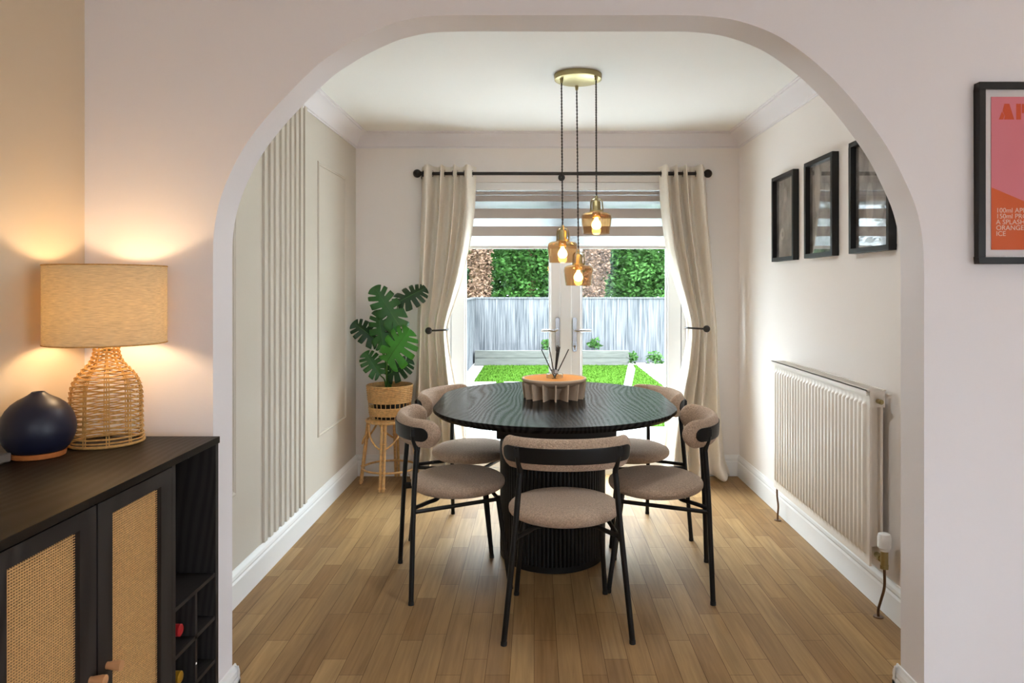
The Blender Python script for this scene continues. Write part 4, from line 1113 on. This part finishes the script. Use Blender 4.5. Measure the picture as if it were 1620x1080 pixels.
struct(MB().box((-1.3, 8.4, GZ-.2), (3.25, 15.6, GZ-.004)).build('gravel_bed', M['gravel']), 'pale gravel round the lawn', 'gravel')
struct(MB().box((-1.02, 8.4, GZ-.1), (2.09, 14.86, GZ+.012)).build('lawn', M['lawn_base']), 'green lawn', 'lawn')
gb = MB(); rg = random.Random(3)
for i in range(16000):
    x = rg.uniform(-1.02, 2.09); y = rg.uniform(8.4, 14.86); h = rg.uniform(.02, .045); w = rg.uniform(.006, .012); a = rg.uniform(0, 6.28)
    dx, dy = math.cos(a)*w, math.sin(a)*w
    gb.add([(x-dx, y-dy, GZ+.010), (x+dx, y+dy, GZ+.010), (x+rg.uniform(-.02, .02), y+rg.uniform(-.02, .02), GZ+h)], [(0, 1, 2)])
tag(gb.build('grass', M['lawn']), 'short bright green grass beyond the patio', 'grass', kind='stuff')
FYB = 15.3; FZT = Z(470, FYB)
def fence(x0, y0, x1, y1, label):
    L_ = math.hypot(x1-x0, y1-y0); ux, uy = (x1-x0)/L_, (y1-y0)/L_; nx, ny = -uy, ux
    t = thing('garden_fence', label, 'fence', (x0, y0, GZ), math.atan2(uy, ux))
    b = MB(); n = int(L_/.115)
    for i in range(n):
        b.box((i*.115, -.012+.008*(i % 2), .02), (i*.115+.118, .006+.008*(i % 2), FZT-GZ-.03+rg.uniform(-.004, .004)))
    b.build('boards', M['fence'], t)
    MB().box((0, -.03, FZT-GZ-.03), (L_, .03, FZT-GZ)).build('capping_rail', M['fence'], t)
    r_ = MB(); 
    for z in (.25, .8, 1.2): r_.box((0, .02, z), (L_, .06, z+.07))
    r_.build('rails', M['fence'], t)
    for i in range(int(L_/1.83)+1): MB().box((i*1.83-.04, .015, 0), (i*1.83+.04, .09, FZT-GZ-.02)).build('post', M['fence'], t)
fence(X(750, 15.3), FYB, 3.4, FYB, 'weathered grey board fence across the end of the garden')
fence(X(750, 15.3), 6.2, X(750, 15.3), FYB, 'weathered grey board fence along the left side of the garden')
for j in range(2):
    for i, (a, b_) in enumerate(((-1.22, .62), (.64, 1.95))):
        o = MB().box((a, 14.90, GZ+.155*j), (b_, 15.02, GZ+.155*j+.150)).build('timber_sleeper', M['sleeper'], bevel=.008)
        tag(o, ['lower', 'upper'][j]+' grey timber sleeper of the raised bed, '+['left of the door join', 'right of the door join'][i], 'sleeper', 'sleepers edging the raised bed')
struct(MB().box((-1.22, 15.02, GZ-.1), (1.95, 15.25, GZ+.26)).build('bed_soil', M['soil']), 'soil of the raised bed', 'soil')
def leaves(b, c, rx, ry, rz, n, size, rnd, shell=.55):
    for i in range(n):
        v = Vector((rnd.gauss(0, 1), rnd.gauss(0, 1), rnd.gauss(0, 1))).normalized(); r_ = shell+(1-shell)*rnd.random()
        bump = 1+.14*math.sin(5*v.x+c[0])*math.cos(6*v.z+c[1])
        p = Vector((c[0]+v.x*rx*r_*bump, c[1]+v.y*ry*r_*bump, c[2]+v.z*rz*r_*bump))
        a = Vector((rnd.uniform(-1, 1), rnd.uniform(-1, 1), rnd.uniform(-.6, .6))).normalized()*size*rnd.uniform(.6, 1.3)
        d = Vector((rnd.uniform(-1, 1), rnd.uniform(-1, 1), rnd.uniform(-1, 1))); d = (d-a*d.dot(a)/a.dot(a)).normalized()*size*.45
        b.add([p-a, p+d, p+a, p-d], [(0, 1, 2, 3)])
def tree(name, x, y, h, crown, mt, label, cat='tree', n=5000, size=.13, seed=1):
    rnd = random.Random(seed)
    t = thing(name, label, cat, (x, y, GZ-.012), 0, 'trees beyond the garden fence')
    MB().tube([(0, 0, 0), (.05, 0, h*.5), (0, 0, h*.8)], .14, 10, r1=.05).build('trunk', M['bark'], t, smooth=True)
    b = MB()
    for (cx_, cy2, cz_, rx, rz) in crown:
        leaves(b, (cx_, cy2, cz_), rx, rx*.8, rz, n//len(crown), size, rnd, .35)
    b.build('foliage', mt, t)
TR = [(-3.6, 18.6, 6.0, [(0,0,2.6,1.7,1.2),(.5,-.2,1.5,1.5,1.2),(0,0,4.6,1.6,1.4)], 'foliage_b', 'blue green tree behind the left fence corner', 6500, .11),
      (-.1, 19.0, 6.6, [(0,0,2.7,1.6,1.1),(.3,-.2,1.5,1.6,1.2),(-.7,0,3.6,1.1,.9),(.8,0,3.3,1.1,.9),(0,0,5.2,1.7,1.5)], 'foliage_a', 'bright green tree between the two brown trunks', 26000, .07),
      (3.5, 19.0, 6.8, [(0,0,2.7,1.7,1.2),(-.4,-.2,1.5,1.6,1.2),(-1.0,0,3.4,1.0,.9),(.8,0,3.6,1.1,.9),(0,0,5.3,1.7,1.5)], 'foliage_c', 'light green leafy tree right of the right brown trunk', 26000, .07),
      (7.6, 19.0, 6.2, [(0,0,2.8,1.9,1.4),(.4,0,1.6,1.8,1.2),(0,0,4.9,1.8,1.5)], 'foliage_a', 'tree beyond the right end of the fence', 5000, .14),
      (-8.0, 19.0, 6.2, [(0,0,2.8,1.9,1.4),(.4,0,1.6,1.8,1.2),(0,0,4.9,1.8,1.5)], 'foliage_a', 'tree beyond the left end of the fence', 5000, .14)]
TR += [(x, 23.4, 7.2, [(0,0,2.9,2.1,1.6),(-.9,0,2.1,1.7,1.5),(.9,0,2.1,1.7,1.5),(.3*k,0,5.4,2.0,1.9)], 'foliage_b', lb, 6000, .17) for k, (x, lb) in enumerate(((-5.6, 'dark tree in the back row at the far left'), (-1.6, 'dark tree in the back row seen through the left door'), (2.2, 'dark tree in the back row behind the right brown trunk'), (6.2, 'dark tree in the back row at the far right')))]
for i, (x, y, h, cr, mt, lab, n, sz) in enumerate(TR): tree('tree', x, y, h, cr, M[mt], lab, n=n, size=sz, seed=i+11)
for i, (pxc, lab) in enumerate(((756, 'dead brown ivy clad trunk seen through the left door'), (936, 'dead brown ivy clad trunk seen through the right door'))):
    y = 17.2; x = X(pxc, y); rnd = random.Random(50+i)
    t = thing('ivy_covered_trunk', lab, 'tree', (x, y, GZ-.012), 0, 'brown trunks beyond the fence')
    MB().tube([(0, 0, 0), (.03, 0, 2.5), (-.05, 0, 5.2)], .17, 12, r1=.12).build('trunk', M['bark'], t, smooth=True)
    b = MB()
    for k in range(6): leaves(b, (rnd.uniform(-.05, .05), 0, .7+.8*k), .33, .33, .62, 1300, .055, rnd, .5)
    if i: leaves(b, (.32, 0, 2.25), .12, .15, .45, 500, .05, rnd, .4)
    b.build('dead_foliage', M['brown_leaf'], t)
for i, (px, py, lab) in enumerate(((866, 550, 'small green plant against the fence left of the door handles'), (941, 547, 'small green plant climbing the fence right of the door handles'), (1036, 566, 'leafy green plant at the foot of the fence on the right'), (1000, 560, 'tiny green plant at the end of the raised bed'))):
    y = 15.12 if px < 990 else 14.95; z0 = GZ+.26 if px < 990 else GZ-.004
    t = thing('garden_plant', lab, 'plant', (X(px, y), y, z0)); rnd = random.Random(70+i)
    b = MB(); leaves(b, (0, 0, .16), .16 if i != 2 else .26, .08, .14, 110, .05, rnd, .2); b.build('foliage', M['foliage_c'], t)
    MB().tube([(0, 0, 0), (0, 0, .2)], .006, 6).build('stem', M['stem'], t)
# garden chairs on the patio
def garden_chair(label):
    t = thing('garden_chair', label, 'garden chair', group='white rattan chairs on the patio')
    MB().box((-.24, -.22, .38), (.24, .24, .43)).build('seat', M['rattan_white'], t, bevel=.015)
    b = MB()
    for i in range(17):
        x = -.23+.46*i/16; b.box((x-.008, -.26, .40), (x+.008, -.245, .84))
    for j in range(16):
        z = .42+.41*j/15; b.box((-.24, -.248, z-.007), (.24, -.238, z+.007))
    b.box((-.255, -.27, .40), (-.235, -.235, .86)); b.box((.235, -.27, .40), (.255, -.235, .86)); b.box((-.255, -.27, .835), (.255, -.235, .865))
    b.v = [(x_*.9, y_-.10*max(0, z_-.42)/.44, z_) for x_, y_, z_ in b.v]
    b.build('backrest', M['rattan_white'], t)
    for s in (-1, 1):
        MB().box((s*.235, -.26, .62), (s*.285, .22, .65)).build('armrest', M['rattan_white'], t, bevel=.01)
        for y in (-.24, .20): MB().box((s*.24-.02, y-.02, 0), (s*.24+.02, y+.02, .62 if y > 0 else .42)).build('leg', M['rattan_white'], t)
    return t
g0 = garden_chair('white rattan garden chair on the patio, left of the bowl')
g0.location = (X(738, 5.9), 6.08, GZ); g0.rotation_euler = (0, 0, R(3))
g1 = dup(g0, 'white rattan garden chair on the patio directly behind the bowl'); g1.location = (X(846, 5.9), 6.1, GZ); g1.rotation_euler = (0, 0, R(-2))
g2 = dup(g0, 'white rattan garden chair on the patio turned sideways, right of the bowl'); g2.location = (X(940, 6.9), 6.9, GZ); g2.rotation_euler = (0, 0, R(86))
